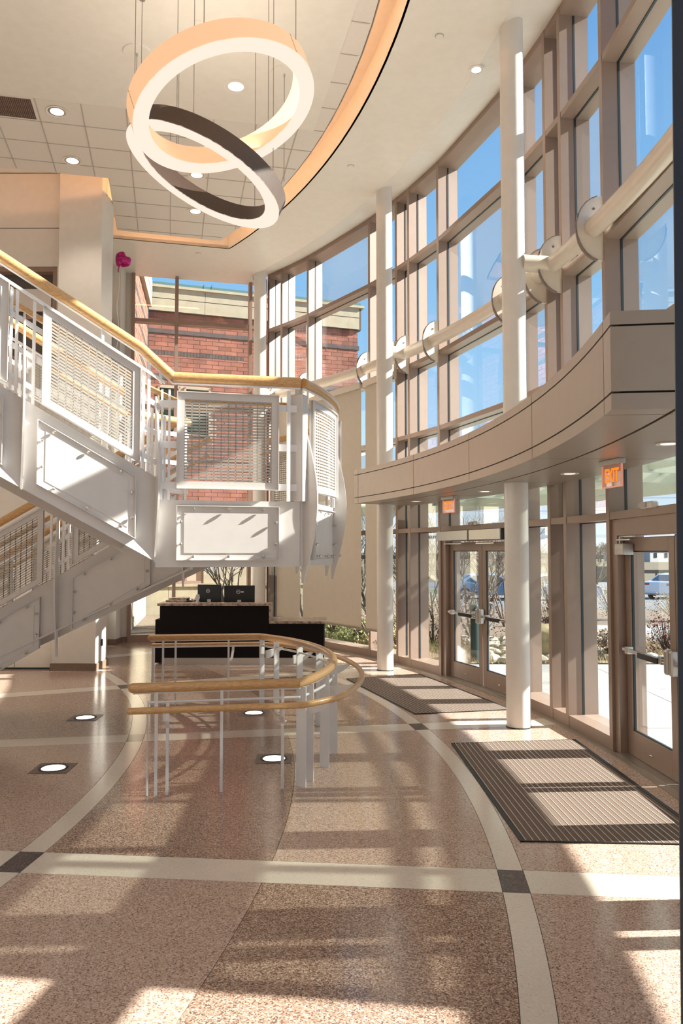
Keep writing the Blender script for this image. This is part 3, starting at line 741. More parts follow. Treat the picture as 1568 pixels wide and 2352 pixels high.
def guard(S, u0, u1, h0, h1, t=.05, nu=1, cols=11, rows=25, fw=None, arc=1.0):
    """framed perforated guard panel; arc = metres per unit of u"""
    w = .062 / arc; g = MB()
    for a, b, c, d in ((u0, u1, h1 - .062, h1), (u0, u1, h0, h0 + .062), (u0, u0 + w, h0 + .062, h1 - .062), (u1 - w, u1, h0 + .062, h1 - .062)):
        g.patch(S, a, b, c, d, t, t + .012, nu if (b - a) > w * 1.5 else 1)
    for a, b, c, d in ((u0, u1, h1 - .006, h1), (u0, u1, h0, h0 + .006), (u0, u0 + .006 / arc, h0 + .006, h1 - .006), (u1 - .006 / arc, u1, h0 + .006, h1 - .006)):
        g.patch(S, a, b, c, d, t - .02, t + .032, nu if (b - a) > w * 1.5 else 1)
    fr = g.build('guard_frame', 'stair_white', ST)
    m = MB(); U0, U1, H0, H1 = u0 + w, u1 - w, h0 + .062, h1 - .062
    ph = (H1 - H0) / rows; pw = (U1 - U0) / cols
    for i in range(rows + 1):
        z = H0 + i * ph; m.patch(S, U0, U1, z - ph * .27, z + ph * .27, t + .002, t + .006, nu)
    for j in range(cols + 1):
        x = U0 + j * pw; m.patch(S, x - pw * .07, x + pw * .07, H0, H1, t + .002, t + .006, 1)
    m.build('perforated_sheet', 'sheet_metal', fr)
    return fr
def cover(S, u0, u1, h0, h1, t=.012, nu=1, arc=1.0):
    g = MB(); w = .006 / arc
    g.patch(S, u0, u1, h0, h1, t + .014, t + .02, nu)
    for a, b, c, d in ((u0, u1, h1 - .006, h1), (u0, u1, h0, h0 + .006)): g.patch(S, a, b, c, d, t + .0, t + .042, nu)
    for a, b in ((u0, u0 + w), (u1 - w, u1)): g.patch(S, a, b, h0 + .006, h1 - .006, t + .0, t + .042, 1)
    o = g.build('cover_panel', 'stair_white', ST)
    i = .062 / arc; g = MB().patch(S, u0 + i, u1 - i, h0 + .06, h1 - .06, t + .02, t + .025, nu)
    g.build('raised_plate', 'stair_white', o)
    def bolt(u, h):
        a = Vector(S(u, h, t + .02)); b = Vector(S(u, h, t + .05)); mb = MB(); mb.tube([a, a + (b - a) * .35], .008, 6); mb.ball(b, .0145, 8)
        mb.build('bolt', 'steel', o, smooth=True)
    e = .032 / arc
    for k in range(3):
        u = u0 + (u1 - u0) * (.16, .5, .84)[k]; bolt(u, h1 - .032); bolt(u, h0 + .032)
    for k in (.3, .7):
        h = h0 + (h1 - h0) * k; bolt(u0 + e, h); bolt(u1 - e, h)
    return o
def bar(S, u, h0, h1, t0, t1, w=.02, name='baluster', arc=1.0):
    return MB().patch(S, u - w / 2 / arc, u + w / 2 / arc, h0, h1, t0, t1).build(name, 'rail_white', ST)
def fin(S, u, top=.67, bot=-.70, bulge=.13, t0=.0, th=.016, arc=1.0):
    n = 16; pr = []
    for k in range(n + 1):
        q = k / n; h = top + (bot - top) * q
        pr.append((h, t0 + .012 + bulge * math.sin(PI * min(1, q * .97 + .03)) ** 1.15))
    a, b = u - th / 2 / arc, u + th / 2 / arc
    vs = [S(a, h, t) for h, t in pr] + [S(a, h, t0 - .01) for h, t in pr] + [S(b, h, t) for h, t in pr] + [S(b, h, t0 - .01) for h, t in pr]
    m = n + 1; fs = []
    for k in range(n):
        fs += [(k, k + 1, m + k + 1, m + k), (2 * m + k, 3 * m + k, 3 * m + k + 1, 2 * m + k + 1), (k, 2 * m + k, 2 * m + k + 1, k + 1), (m + k, m + k + 1, 3 * m + k + 1, 3 * m + k)]
    fs += [(0, m, 3 * m, 2 * m), (n, 2 * m + n, 3 * m + n, m + n)]
    return MB().add(vs, fs).build('curved_fin', 'stair_white', ST)
def strap(S, u0, u1, h, t=.02, hh=.045, arc=1.0, nu=1):
    return MB().patch(S, u0, u1, h - hh / 2, h + hh / 2, t, t + .008, nu).build('strap', 'rail_white', ST)
# stringers
MB().patch(SUN_, -.02, 3.95, -.69, 0, -.02, .012).build('stringer', 'stair_white', ST)
MB().patch(SUF, -.02, 3.95, -.62, 0, -.02, .012).build('stringer', 'stair_white', ST)
MB().patch(SLN, -.06, 3.85, -.72, 0, -.02, .012).patch(SLN, -.06, 3.85, -.745, -.72, -.1, .05).build('stringer', 'stair_white', ST)
MB().patch(SLF, -.06, 3.85, -.72, 0, -.02, .012).build('stringer', 'stair_white', ST)
MB().patch(SF, 0, 1.203, -.555, 0, -.02, .012).build('landing_fascia', 'stair_white', ST)
MB().patch(SA, -23.9, 44, -.555, 0, -.02, .012, 18).build('landing_fascia', 'stair_white', ST)
MB().hexa([SUN_(0, -.69, -.02), SF(.02, -.555, -.02), SF(.02, -.555, .012), SUN_(0, -.69, .012), SUN_(0, 0, -.02), SF(.15, 0, -.02), SF(.15, 0, .012), SUN_(0, 0, .012)]).build('stringer_knuckle', 'stair_white', ST)
# landing slab
arcp = [arcf(-23.9 + 67.9 * k / 18, -.025) for k in range(19)]
slab = [A] + arcp + [(-1.66, 9.87), (-1.66, 8.32), (Af[0], Af[1])]
MB().prism(slab, 2.28, 2.40).build('landing_slab', 'stair_white', ST)
MB().prism([(x * .99 - .02, y * .995 + .04) for x, y in slab], 2.02, 2.05).build('landing_soffit', 'stair_white', ST)
# treads and risers
for k in range(12):
    u = .12 + k * .309
    MB().patch(lambda a, b, c: (*SUN_.f(a, c), b), u, u + .33, 2.60 + .17 * k - .05, 2.60 + .17 * k, -1.36, -.02).build('tread', 'stair_white', ST)
    MB().patch(lambda a, b, c: (*SUN_.f(a, c), b), u, u + .015, 2.44 + .17 * k - .03, 2.60 + .17 * k - .05, -1.36, -.02).build('riser', 'stair_white', ST)
for k in range(13):
    u = .0 + k * .295; z = 2.40 - .17 * (k + 1)
    if z > .05:
        MB().box(-1.66 - u - .31, -1.66 - u, 8.32, 9.83, z - .05, z).build('tread', 'stair_white', ST)
        MB().box(-1.66 - u - .015, -1.66 - u, 8.32, 9.83, z, z + .12).build('riser', 'stair_white', ST)
# upper flight near side
for u0 in (.15, 1.15, 2.15, 3.1): guard(SUN_, u0, u0 + .755, .035, .805)
for u0 in (.175, 1.175, 2.175): cover(SUN_, u0, u0 + .755, -.60, -.095)
for u in (.008, 1.035, 2.035): fin(SUN_, u)
for u in (.075, .12, .965, 1.09, 1.13): bar(SUN_, u, .0, .80 if u != .075 else .9, .01, .035, .022)
for u in (-.06, .045): bar(SUN_, u, .0, .55, .01, .03, .02)
for h in (.12, .36, .60): strap(SUN_, -.05, .17, h); strap(SUN_, .89, 1.17, h); strap(SUN_, 1.89, 2.17, h)
MB().patch(SUN_, -.05, 3.9, .81, .835, .03, .05).build('top_bar', 'rail_white', ST)
# far side
for u0 in (.15, 1.15, 2.15): guard(SUF, u0, u0 + .755, .035, .805)
for u in (.965, 1.09, 1.95, 2.09): bar(SUF, u, 0, .8, .01, .035, .022)
for h in (.12, .36, .60): strap(SUF, .89, 1.17, h)
MB().patch(SUF, -.02, 3.9, .81, .835, .03, .05).build('top_bar', 'rail_white', ST)
# landing front
guard(SF, .16, 1.01, .09, .90, cols=12, rows=27)
cover(SF, .165, 1.02, -.50, -.045)
bar(SF, 1.10, 0, .95, .01, .04, .03); 
for h in (.12, .46, .80): strap(SF, .98, 1.2, h, .02, .06); strap(SF, .02, .18, h, .02, .06)
bar(SF, .10, 0, .92, .01, .03, .02); bar(SF, .04, 0, .92, .01, .03, .02)
post = MB(); post.patch(SA, -24.6, -22.8, 0, .93, -.09, .045, 1); post.build('corner_post', 'stair_white', ST, bevel=.012)
MB().patch(SA, -24.3, -23.3, .93, 1.02, -.04, .0).build('rail_bracket', 'stair_white', ST)
# landing curve
dg_ = R(1) * AR
for a0, a1 in ((-21.8, -8.2), (-2, 12), (16, 30), (33, 43.5)): guard(SA, a0, a1, .09, .90, nu=8, arc=dg_, t=.05)
for a0, a1 in ((-20.5, -8.5), (-2, 12), (16, 30)): cover(SA, a0, a1, -.50, -.045, nu=8, arc=dg_)
for u in (-22.9, -5.0, 14, 31.6): fin(SA, u, arc=dg_, bulge=.13)
for u in (-6.8, -3.6, 13, 15, 31): bar(SA, u, 0, .93, .01, .035, .022, arc=dg_)
for h in (.12, .46, .80): strap(SA, -9, -1, h, .02, .06, nu=3); strap(SA, 11, 17, h, .02, .06, nu=3); strap(SA, -24, -21, h, .02, .06, nu=1)
# lower flight near and far
for u0 in (.42, 1.49, 2.5): guard(SLN, u0, u0 + .76, .02, .81)
for u0 in (.36, 1.52, 2.6): cover(SLN, u0, u0 + .82, -.66, -.12)
fin(SLN, 1.35, top=.75, bot=-.85, bulge=.10); fin(SLN, .02, top=.5, bot=-.9, bulge=.1)
for u in (1.23, 1.29, 1.42, .35, .3): bar(SLN, u, 0, .83, .01, .035, .022)
for h in (.12, .36, .60): strap(SLN, 1.16, 1.5, h); strap(SLN, .1, .45, h)
MB().patch(SLN, -.02, 3.4, .815, .84, .03, .05).build('top_bar', 'rail_white', ST)
for u0 in (.42, 1.49, 2.5): guard(SLF, u0, u0 + .76, .02, .81)
MB().patch(SLF, -.02, 3.4, .815, .84, .03, .05).build('top_bar', 'rail_white', ST)
for a, b in (((-1.66, 9.87), (-1.1, 10.25)),):
    pass
# handrails
def oak(pts, r, name='handrail', r2=None):
    return MB().tube(pts, r, 14, r2=r2).build(name, 'oak', ST, smooth=True)
oak([SUN_(3.9, .95, .03), SUN_(.15, .985, .03), (-1.405, 6.43, 3.445)], .043)
oak([(-1.405, 6.43, 3.445)] + [SF(1.20, 1.03, .03)], .043)
oak([SA(-23.9 + 68 * k / 26, 1.03, .03) for k in range(27)], .043)
MB().tube([SA(-23.9 + 68 * k / 26, .98, .03) for k in range(27)], .012, 5).build('rail_strip', 'rail_white', ST)
MB().tube([SUN_(3.9, .90, .03), SUN_(.15, .935, .03), (-1.405, 6.43, 3.395), SF(1.20, .98, .03)], .012, 5).build('rail_strip', 'rail_white', ST)
for u, S in ((.45, SUN_), (1.3, SUN_), (2.3, SUN_), (-.02, SUN_)): bar(S, u, .80, .95, .015, .04, .018, 'rail_bracket')
oak([SUF(3.9, .95, .0), SUF(0, .96, .0)], .04); oak([SUF(3.9, .72, -.1), SUF(0, .72, -.1)], .024)
oak([SUN_(3.9, .73, -.09), SUN_(.1, .73, -.09), SF(.15, .85, -.09), SF(1.15, .85, -.09)] , .024)
oak([SA(-22 + 66 * k / 20, .85, -.1) for k in range(21)], .024)
oak([SLN(-.0, .92, .03), SLN(3.4, .92, .03)], .041); oak([SLN(0, .70, -.09), SLN(3.4, .70, -.09)], .024)
oak([SLF(-.0, .92, .0), SLF(3.4, .92, .0)], .041); oak([SLF(0, .70, -.09), SLF(3.4, .70, -.09)], .024)
# inner guard of the landing between the two flights
IG = Side(line((Af[0], Af[1]), (.62, .785), (.785, -.62)), lambda u: 2.42)
bar(IG, .05, 0, .95, 0, .04, .03); bar(IG, .75, 0, .95, 0, .04, .03)
oak([IG(0, .95, .02), IG(.82, .95, .02)], .035)
for h in (.2, .5, .8): strap(IG, 0, .8, h)

# ================================================================ GUARD RAILING on the floor
GR = thing('floor_railing', 'low U-shaped white and oak railing standing on the floor under the stair landing', 'railing', (-1.5, 8.2, 0))
def gpost(pts_or, name='post', m='rail_white'): pass
fA = Vector((-1.61, 6.47)); fB = Vector((-.36, 6.70)); bA = Vector((-2.45, 10.16)); bB = Vector((-1.08, 10.33))
arcP = lambda u, t=0: arcf(u, t)
def loop(t, z, n=26):
    e = (fB - fA).normalized(); nn_ = Vector((e.y, -e.x))
    p = [(*(fA - e * .10 + nn_ * t), z), (*(fB + nn_ * t), z)]
    p += [(*arcf(-23.9 + 70.5 * k / n, t), z) for k in range(1, n)]
    eb = (bB - bA).normalized(); nb = Vector((-eb.y, eb.x))
    p += [(*(bB + nb * t), z), (*(bA - eb * .02 + nb * t), z)]
    return p
_l = loop(0, .875); _m = MB().tube(_l, .041, 14); [_m.ball(q, .041, 14) for q in (_l[0], _l[-1])]; _m.build('guard_cap', 'oak', GR, smooth=True)
_l = loop(.29, .745); _m = MB().tube(_l, .027, 12); [_m.ball(q, .027, 12) for q in (_l[0], _l[-1])]; _m.build('handrail', 'oak', GR, smooth=True)
MB().tube(loop(0, .835), .012, 5).build('rail_strip', 'rail_white', GR)
lp = loop(0, .755)
MB().tube([(lp[0][0] + .12, lp[0][1] + .02, .002), (lp[0][0] + .12, lp[0][1] + .02, .755)] + lp[1:-1] + [(lp[-1][0] + .02, lp[-1][1], .755), (lp[-1][0] + .02, lp[-1][1], .002)], .013, 6).build('lower_frame', 'rail_white', GR)
def slim(p, z=.86, w=.024, d=.03, rz=0): MB().obox((p[0], p[1], z / 2 + .001), (w, d, z), rz).build('post', 'rail_white', GR)
for k in (.09, .18, .62, 1.13): q = fA + (fB - fA).normalized() * k; slim(q, .84 if k != .18 else .75, rz=R(10))
for k in (.14, .3, 0.98): q = bA + (bB - bA).normalized() * k; slim(q, .84, rz=R(5))
q = bA + (bB - bA).normalized() * .02; slim(q, .75)
for u in (-23.3, -20.5, -12.5, -3, 8, 19, 30, 40, 45.5):
    x, y = arcf(u, 0); MB().obox((x, y, .42), (.085, .016, .84), R(u) + R(8)).build('post', 'rail_white', GR)
for u in (-22, -8, 14, 33, 44):
    mb = MB(); n = 10; th = .4
    pr = [(.0 + .29 * k / n, .60 + .125 * (k / n) ** 2) for k in range(n + 1)]
    tp = [(.0 + .29 * k / n, .70 + .03 * (k / n)) for k in range(n + 1)]
    vs = []
    for uu in (u - th * .6, u + th * .6): vs += [(*arcf(uu, t), z) for t, z in pr] + [(*arcf(uu, t), z) for t, z in tp]
    m = n + 1; fs = []
    for k in range(n): fs += [(k, k + 1, m + k + 1, m + k), (2 * m + k, 3 * m + k, 3 * m + k + 1, 2 * m + k + 1), (k, 2 * m + k, 2 * m + k + 1, k + 1), (m + k, m + k + 1, 3 * m + k + 1, 3 * m + k)]
    fs += [(0, m, 3 * m, 2 * m), (n, 2 * m + n, 3 * m + n, m + n)]
    mb.add(vs, fs).build('bracket', 'rail_white', GR)
for base, e in ((fA + (fB - fA).normalized() * .22, 1), (bA + (bB - bA).normalized() * 1.0, -1), (fA + (fB - fA).normalized() * 1.15, 1)):
    nn_ = Vector((0, -1)) if e == 1 else Vector((0, 1))
    pts = [(base.x, base.y, .56), (*(base + nn_ * .16), .58), (*(base + nn_ * .27), .66), (*(base + nn_ * .29), .72)]
    MB().tube(pts, .017, 6, r2=.008).build('bracket', 'rail_white', GR)

# ================================================================ RECEPTION DESK
DK = thing('reception_desk', 'black reception desk with stepped brown granite counters behind the railing', 'desk', (-1.8, 14.2, 0))
Y0 = 13.8
MB().box(-3.20, -1.28, Y0, Y0 + .22, .12, 1.03).build('front_panel', 'desk_black', DK, bevel=.004)
MB().box(-1.28, -.31, Y0 + .005, Y0 + .22, .12, .72).build('front_panel', 'desk_black', DK, bevel=.004)
MB().box(-3.30, -3.205, Y0 + .1, Y0 + 1.3, .02, .78).build('side_panel', 'desk_black', DK)
MB().box(-.40, -.31, Y0 + .22, Y0 + .85, .12, .72).build('side_panel', 'desk_black', DK)
MB().box(-3.15, -.36, Y0 + .04, Y0 + .2, 0, .12).build('toe_kick', 'steel_brushed', DK)
MB().box(-3.24, -1.24, Y0 - .03, Y0 + .30, 1.03, 1.075).build('high_counter', 'granite', DK, bevel=.004)
MB().box(-1.275, -1.235, Y0 - .03, Y0 + .30, .765, 1.03).build('waterfall_edge', 'granite', DK)
MB().box(-1.275, -.28, Y0 - .03, Y0 + .88, .72, .765).build('low_counter', 'granite', DK, bevel=.004)
MB().box(-3.20, -1.28, Y0 + .22, Y0 + 1.0, .70, .74).build('work_surface', 'granite', DK)
MB().box(-3.24, -3.20, Y0 + .3, Y0 + 1.35, .03, 1.03).build('return_panel', 'desk_black', DK)
MB().box(-3.24, -2.75, Y0 + .3, Y0 + 1.35, 1.03, 1.075).build('return_counter', 'granite', DK)
for (x, rz, w, lab, logo) in ((-2.42, R(-14), .46, 'left black monitor on the desk, turned slightly, seen from behind', 1), (-1.87, 0, .56, 'right black monitor on the desk, seen from behind', 1)):
    mo = thing('monitor', lab, 'monitor', (x, Y0 + .55, .74), 'monitors on the reception desk')
    zc = 1.20 if rz == 0 else 1.215
    MB().obox((x, Y0 + .55, zc), (w, .035, .33), rz).build('housing', 'screen_black', mo, bevel=.008)
    MB().obox((x, Y0 + .575, zc), (w - .02, .008, .31), rz).build('screen', 'dark_glass', mo)
    MB().obox((x + .02, Y0 + .6, .90), (.06, .03, .34), rz).build('neck', 'steel_brushed', mo)
    MB().obox((x, Y0 + .6, .75), (.22, .18, .02), rz).build('foot', 'steel_brushed', mo, bevel=.004)
    MB().obox((x, Y0 + .52, zc - .13), (.07, .015, .06), rz).build('cable_cover', 'grid_metal', mo)
    fx, fy = x + math.sin(rz) * .02, Y0 + .55 - .0185 * math.cos(rz)
    mtx = Matrix.Translation((fx - .02, fy, zc + .05)) @ Matrix.Rotation(rz, 4, 'Z') @ Matrix.Rotation(R(90), 4, 'X')
    MB().tube([tuple(mtx @ Vector((.034 * math.cos(t), .034 * math.sin(t), .001))) for t in [2 * PI * k / 20 for k in range(20)]], .0032, 5, closed=True).build('logo_ring', 'rail_white', mo, label='pale ring of the round logo')
    text_mesh('DELL', .022, .001, 'logo_text', 'rail_white', mtx, mo, label='pale logo lettering')
    MB().obox((fx + .055, fy - .0, zc + .047), (.05, .003, .022), rz).build('model_tag', 'rail_white', mo)
tr = thing('paper_tray', 'low grey stone-topped tray at the left end of the high desk counter', 'tray', (-3.0, Y0 + .6, 1.075))
MB().box(-3.2, -2.8, Y0 + .45, Y0 + .95, 1.076, 1.10).build('tray_body', 'granite', tr, bevel=.005)
MB().box(-3.15, -2.85, Y0 + .5, Y0 + .9, 1.10, 1.135).build('paper_stack', 'granite', tr)
ph = thing('telephone', 'black desk telephone between the tray and the left monitor', 'telephone', (-2.72, Y0 + .45, 1.0))
MB().box(-2.82, -2.66, Y0 + .38, Y0 + .55, 1.076, 1.10).build('base', 'screen_black', ph, bevel=.008)
MB().tube([(-2.80, Y0 + .40, 1.115), (-2.79, Y0 + .45, 1.13), (-2.79, Y0 + .5, 1.13), (-2.80, Y0 + .54, 1.115)], .018, 8).build('handset', 'screen_black', ph, smooth=True)
pa = thing('document_holder', 'white sheet propped up beside the left monitor', 'paper', (-2.62, Y0 + .5, 1.0))
MB().hexa([(-2.70, Y0 + .5, 1.076), (-2.62, Y0 + .55, 1.076), (-2.62, Y0 + .56, 1.076), (-2.70, Y0 + .51, 1.076), (-2.66, Y0 + .55, 1.20), (-2.58, Y0 + .60, 1.20), (-2.58, Y0 + .61, 1.2), (-2.66, Y0 + .56, 1.2)]).build('sheet', 'white_plastic', pa)
MB().box(-2.70, -2.60, Y0 + .49, Y0 + .58, 1.070, 1.078).build('foot', 'white_plastic', pa)

# ================================================================ LIGHTS
def spot(name, loc, target, energy, size=R(100), col=(1, .85, .72), rad=.08):
    l = bpy.data.lights.new(name, 'SPOT'); l.energy = energy; l.spot_size = size; l.spot_blend = .6; l.color = col; l.shadow_soft_size = rad
    o = bpy.data.objects.new(name, l); COL.objects.link(o); o.location = loc
    o.rotation_euler = (Vector(target) - Vector(loc)).to_track_quat('-Z', 'Y').to_euler(); return o
def downlight(x, y, z, r, label, lamp='lamp_disc', e=0, group='round recessed ceiling downlights'):
    d = thing('downlight', label, 'ceiling light', (x, y, z), group)
    ring = MB(); n = 24
    ring.lathe([(r, z - .006), (r, z + .002)], x, y, n); ring = MB()
    vs = []; fs = []
    for rr, zz in ((r * .84, z - .006), (r, z - .008), (r, z + .0), (r * .78, z - .001)):
        vs += [(x + rr * math.cos(2 * PI * k / n), y + rr * math.sin(2 * PI * k / n), zz) for k in range(n)]
    for q in range(4):
        w = (q + 1) % 4; fs += [(q * n + k, q * n + (k + 1) % n, w * n + (k + 1) % n, w * n + k) for k in range(n)]
    ring.add(vs, fs).build('trim_ring', 'ceiling_paint', d, smooth=True)
    MB().cyl(x, y, z - .004, z - .001, r * .82, 24).build('reflector', 'steel', d)
    MB().cyl(x, y, z - .006, z - .0045, r * .62, 20).build('lamp', lamp, d)
    if e: spot('downlight_beam', (x, y, z - .03), (x, y, 0), e)
    return d
DLS = [(-1.41, 10.12, .17, 'large round downlight seen through the upper ring lamp', 0), (-4.02, 10.72, .15, 'downlight in the tiles beside the brown air vent', 1),
       (-4.28, 12.11, .15, 'downlight in the tiles above the square pier', 1), (-2.39, 12.58, .15, 'downlight in the tiles below the upper ring lamp', 1), (-2.67, 13.96, .15, 'downlight in the tiles inside the lower ring lamp', 1)]
for x, y, r, lab, on in DLS: downlight(x, y, ZC - .001, r, lab, 'lamp_disc' if on else 'lamp_dim', e=110)
downlight(1.74, 9.76, ZC - .001, .10, 'small downlight at the curved edge beside the nearest column', e=60)
for (x, y) in ((-5, 7.5), (-5, 3.5), (-2, 4.5), (-2, .5), (-5, -.5), (-8.5, 7.5), (-8.5, 3.5), (-8.5, 0), (.2, 2.0), (-8, 11.5)):  # unseen downlights, added as fill for the lobby interior
    MB().cyl(x, y, ZC - .010, ZC - .006, .15, 20).build('fill_downlight_ring', 'steel', ceil); MB().cyl(x, y, ZC - .012, ZC - .0105, .11, 20).build('fill_downlight_lamp', 'lamp_disc', ceil); spot('downlight_beam', (x, y, ZC - .04), (x, y, 0), 50)
for a, r, lab in ((5.19, 16.868, 'ledge downlight behind the nearest column'), (-2.28, 16.888, 'ledge downlight at the right edge'), (13.32, 16.83, 'ledge downlight left of the nearest column'), (20.75, 16.76, 'ledge downlight nearest the middle column')):
    x, y, _ = P(r, a); downlight(x, y, Z0 - .001, .09, lab, 'lamp_dim', e=12, group='round downlights in the ledge soffit')
for (x, y, lab) in ((1.18, 9.1, 'flat round sprinkler cover near the top centre right'), (.15, 12.28, 'flat round sprinkler cover between the cove and the far columns'), (-2.98, 15.98, 'flat round sprinkler cover near the end window'), (-1.68, 8.85, 'flat round sprinkler cover behind the upper ring')):
    s = thing('sprinkler_cover', lab, 'sprinkler', (x, y, ZC), 'flat sprinkler covers in the ceiling')
    MB().cyl(x, y, ZC - .012, ZC - .001, .045, 24).build('cover_plate', 'ceiling_paint', s, smooth=True)
    MB().cyl(x, y, ZC - .005, ZC - .0005, .055, 24).build('gap_ring', 'grid_metal', s)
vt = thing('air_vent', 'brown perforated return air grille in the ceiling tiles at the left edge', 'vent', (VENT[1].x, VENT[1].y, ZC))
MB().obox((VENT[1].x, VENT[1].y, ZC + .006), (.59, .59, .01), GA).build('vent_frame', 'tile_white', vt)
g = MB()
for k in range(20):
    q = VENT[1] + gv * (-.245 + k * .0258); g.obox((q.x, q.y, ZC - .002), (.50, .016, .006), GA)
for k in range(20):
    q = VENT[1] + gu * (-.245 + k * .0258); g.obox((q.x, q.y, ZC - .002), (.016, .50, .006), GA)
g.build('grille', 'bronze_far', vt); MB().obox((VENT[1].x, VENT[1].y, ZC + .0005), (.50, .50, .002), GA).build('dark_back', 'dark_interior', vt)
# floor lamps flush in the terrazzo
for (x, y, lab) in ((-3.07, 9.45, 'square floor uplight farther left, near the pier'), (-2.65, 7.28, 'square floor uplight nearest the left edge'), (-1.08, 9.72, 'square floor uplight inside the railing, farther back'), (-.65, 7.61, 'square floor uplight inside the railing, nearest its front')):
    f_ = thing('floor_uplight', lab, 'floor light', (x, y, 0), 'square uplights flush in the floor')
    rz = R(2)
    MB().obox((x, y, .002), (.345, .345, .003), rz).build('plate', 'dark_trim_and_shade', f_)
    MB().tube([(x + .125 * math.cos(t), y + .125 * math.sin(t), .004) for t in [2 * PI * k / 24 for k in range(24)]], .008, 5, closed=True).build('bezel', 'mat_frame', f_)
    MB().cyl(x, y, .003, .0055, .105, 24).build('lens', 'floor_lamp_glow', f_)
    spot('uplight_beam', (x, y, .03), (x, y, 3), 18, R(70))
# pendant rings
def pend(c, th, ph, Rr, w, h, label, side_m, face_m='ring_face', seams=(1.5,), wires=()):
    n_ = Vector((math.sin(th) * math.cos(ph), math.sin(th) * math.sin(ph), math.cos(th))); a = n_.cross(Vector((0, 1, .01))).normalized(); b = n_.cross(a); c = Vector(c)
    r_ = thing('pendant_ring', label, 'pendant lamp', tuple(c), 'interlocked ring pendant lamps')
    N = 96
    def rg(r, hh): return [c + n_ * hh + (a * math.cos(2 * PI * k / N) + b * math.sin(2 * PI * k / N)) * r for k in range(N)]
    def band(rings, closed, name, m):
        vs = [v for q in rings for v in q]; fs = []
        L = len(rings)
        for i in range(L if closed else L - 1):
            j = (i + 1) % L; fs += [(i * N + k, i * N + (k + 1) % N, j * N + (k + 1) % N, j * N + k) for k in range(N)]
        return MB().add(vs, fs).build(name, m, r_, smooth=True)
    band([rg(Rr, .004), rg(Rr, h), rg(Rr - .006, h), rg(Rr - .006, .004)], True, 'outer_wall', side_m)
    band([rg(Rr - w, .004), rg(Rr - w, h), rg(Rr - w + .006, h), rg(Rr - w + .006, .004)], True, 'inner_wall', side_m)
    band([rg(Rr, 0), rg(Rr, .012), rg(Rr - w, .012), rg(Rr - w, 0)], True, 'luminous_face', face_m)
    band([rg(Rr - .006, h - .012), rg(Rr - .006, h), rg(Rr - w + .006, h), rg(Rr - w + .006, h - .012)], True, 'top_cover', side_m)
    for s in seams:
        d = a * math.cos(s) + b * math.sin(s)
        for rr in (Rr + .001, Rr - w - .001): MB().tube([c + d * rr + n_ * .01, c + d * rr + n_ * h], .0018, 4).build('seam', 'dark_trim_and_shade', r_)
    for s in wires:
        d = a * math.cos(s) + b * math.sin(s); p = c + d * (Rr - w / 2) + n_ * h
        MB().tube([p, (p.x, p.y, ZC - .004)], .004, 5).build('cable', 'wire', r_)
        MB().tube([p + Vector((0, 0, .0)), p + Vector((0, 0, .05))], .016, 8).build('cable_grip', 'steel_brushed', r_)
        MB().cyl(p.x, p.y, ZC - .016, ZC - .003, .035, 12).build('ceiling_cup', 'steel_brushed', r_)
    return r_
pend((-1.155, 7.567, 6.362), .339, 2.855, .93, .155, .216, 'upper glowing ring lamp with warm translucent sides', 'ring_glow', seams=(.5, 2.6, 4.7), wires=(.3, 1.6, 2.9, 4.2, 5.5))
pend((-1.561, 8.624, 6.209), .418, .138, .93, .172, .186, 'lower tilted ring lamp with dark brown sides and glowing face', 'ring_dark', seams=(.2, 2.3, 4.4), wires=(0.2, 1.5, 2.8, 4.1, 5.4))
for (x, y, r, lab) in ((-2.54, 9.39, .17, 'round white power canopy on the ceiling left of the rings'), (-.74, 9.81, .17, 'round white power canopy on the ceiling right inside the upper ring')):
    d = thing('power_canopy', lab, 'ceiling canopy', (x, y, ZC), 'round power canopies of the ring lamps')
    MB().lathe([(r, ZC - .003), (r * .98, ZC - .022), (r * .3, ZC - .028)], x, y, 36).build('disc', 'ceiling_paint', d, smooth=True)
    MB().cyl(x, y, ZC - .06, ZC - .02, .012, 10).build('cable_grip', 'steel_brushed', d)
    tgt = (-2.0, 7.9, 6.7) if x < -2 else (-.35, 7.6, 6.35)
    MB().tube([(x, y, ZC - .05), (x, y, 6.9 if x < -2 else 6.75)], .004, 5).build('cable', 'wire', d)
for loc, rr in (((-1.155, 7.567, 6.30), .7), ((-1.561, 8.624, 6.15), .7)):
    l = bpy.data.lights.new('ceiling_fill', 'AREA'); l.shape = 'DISK'; l.size = 1.5; l.energy = 14; l.color = (1, .86, .72)  # upward disc light added over each ring to brighten the ceiling
    o = bpy.data.objects.new('ceiling_fill', l); COL.objects.link(o); o.location = (loc[0], loc[1], loc[2] + .25); o.rotation_euler = (PI, 0, 0)

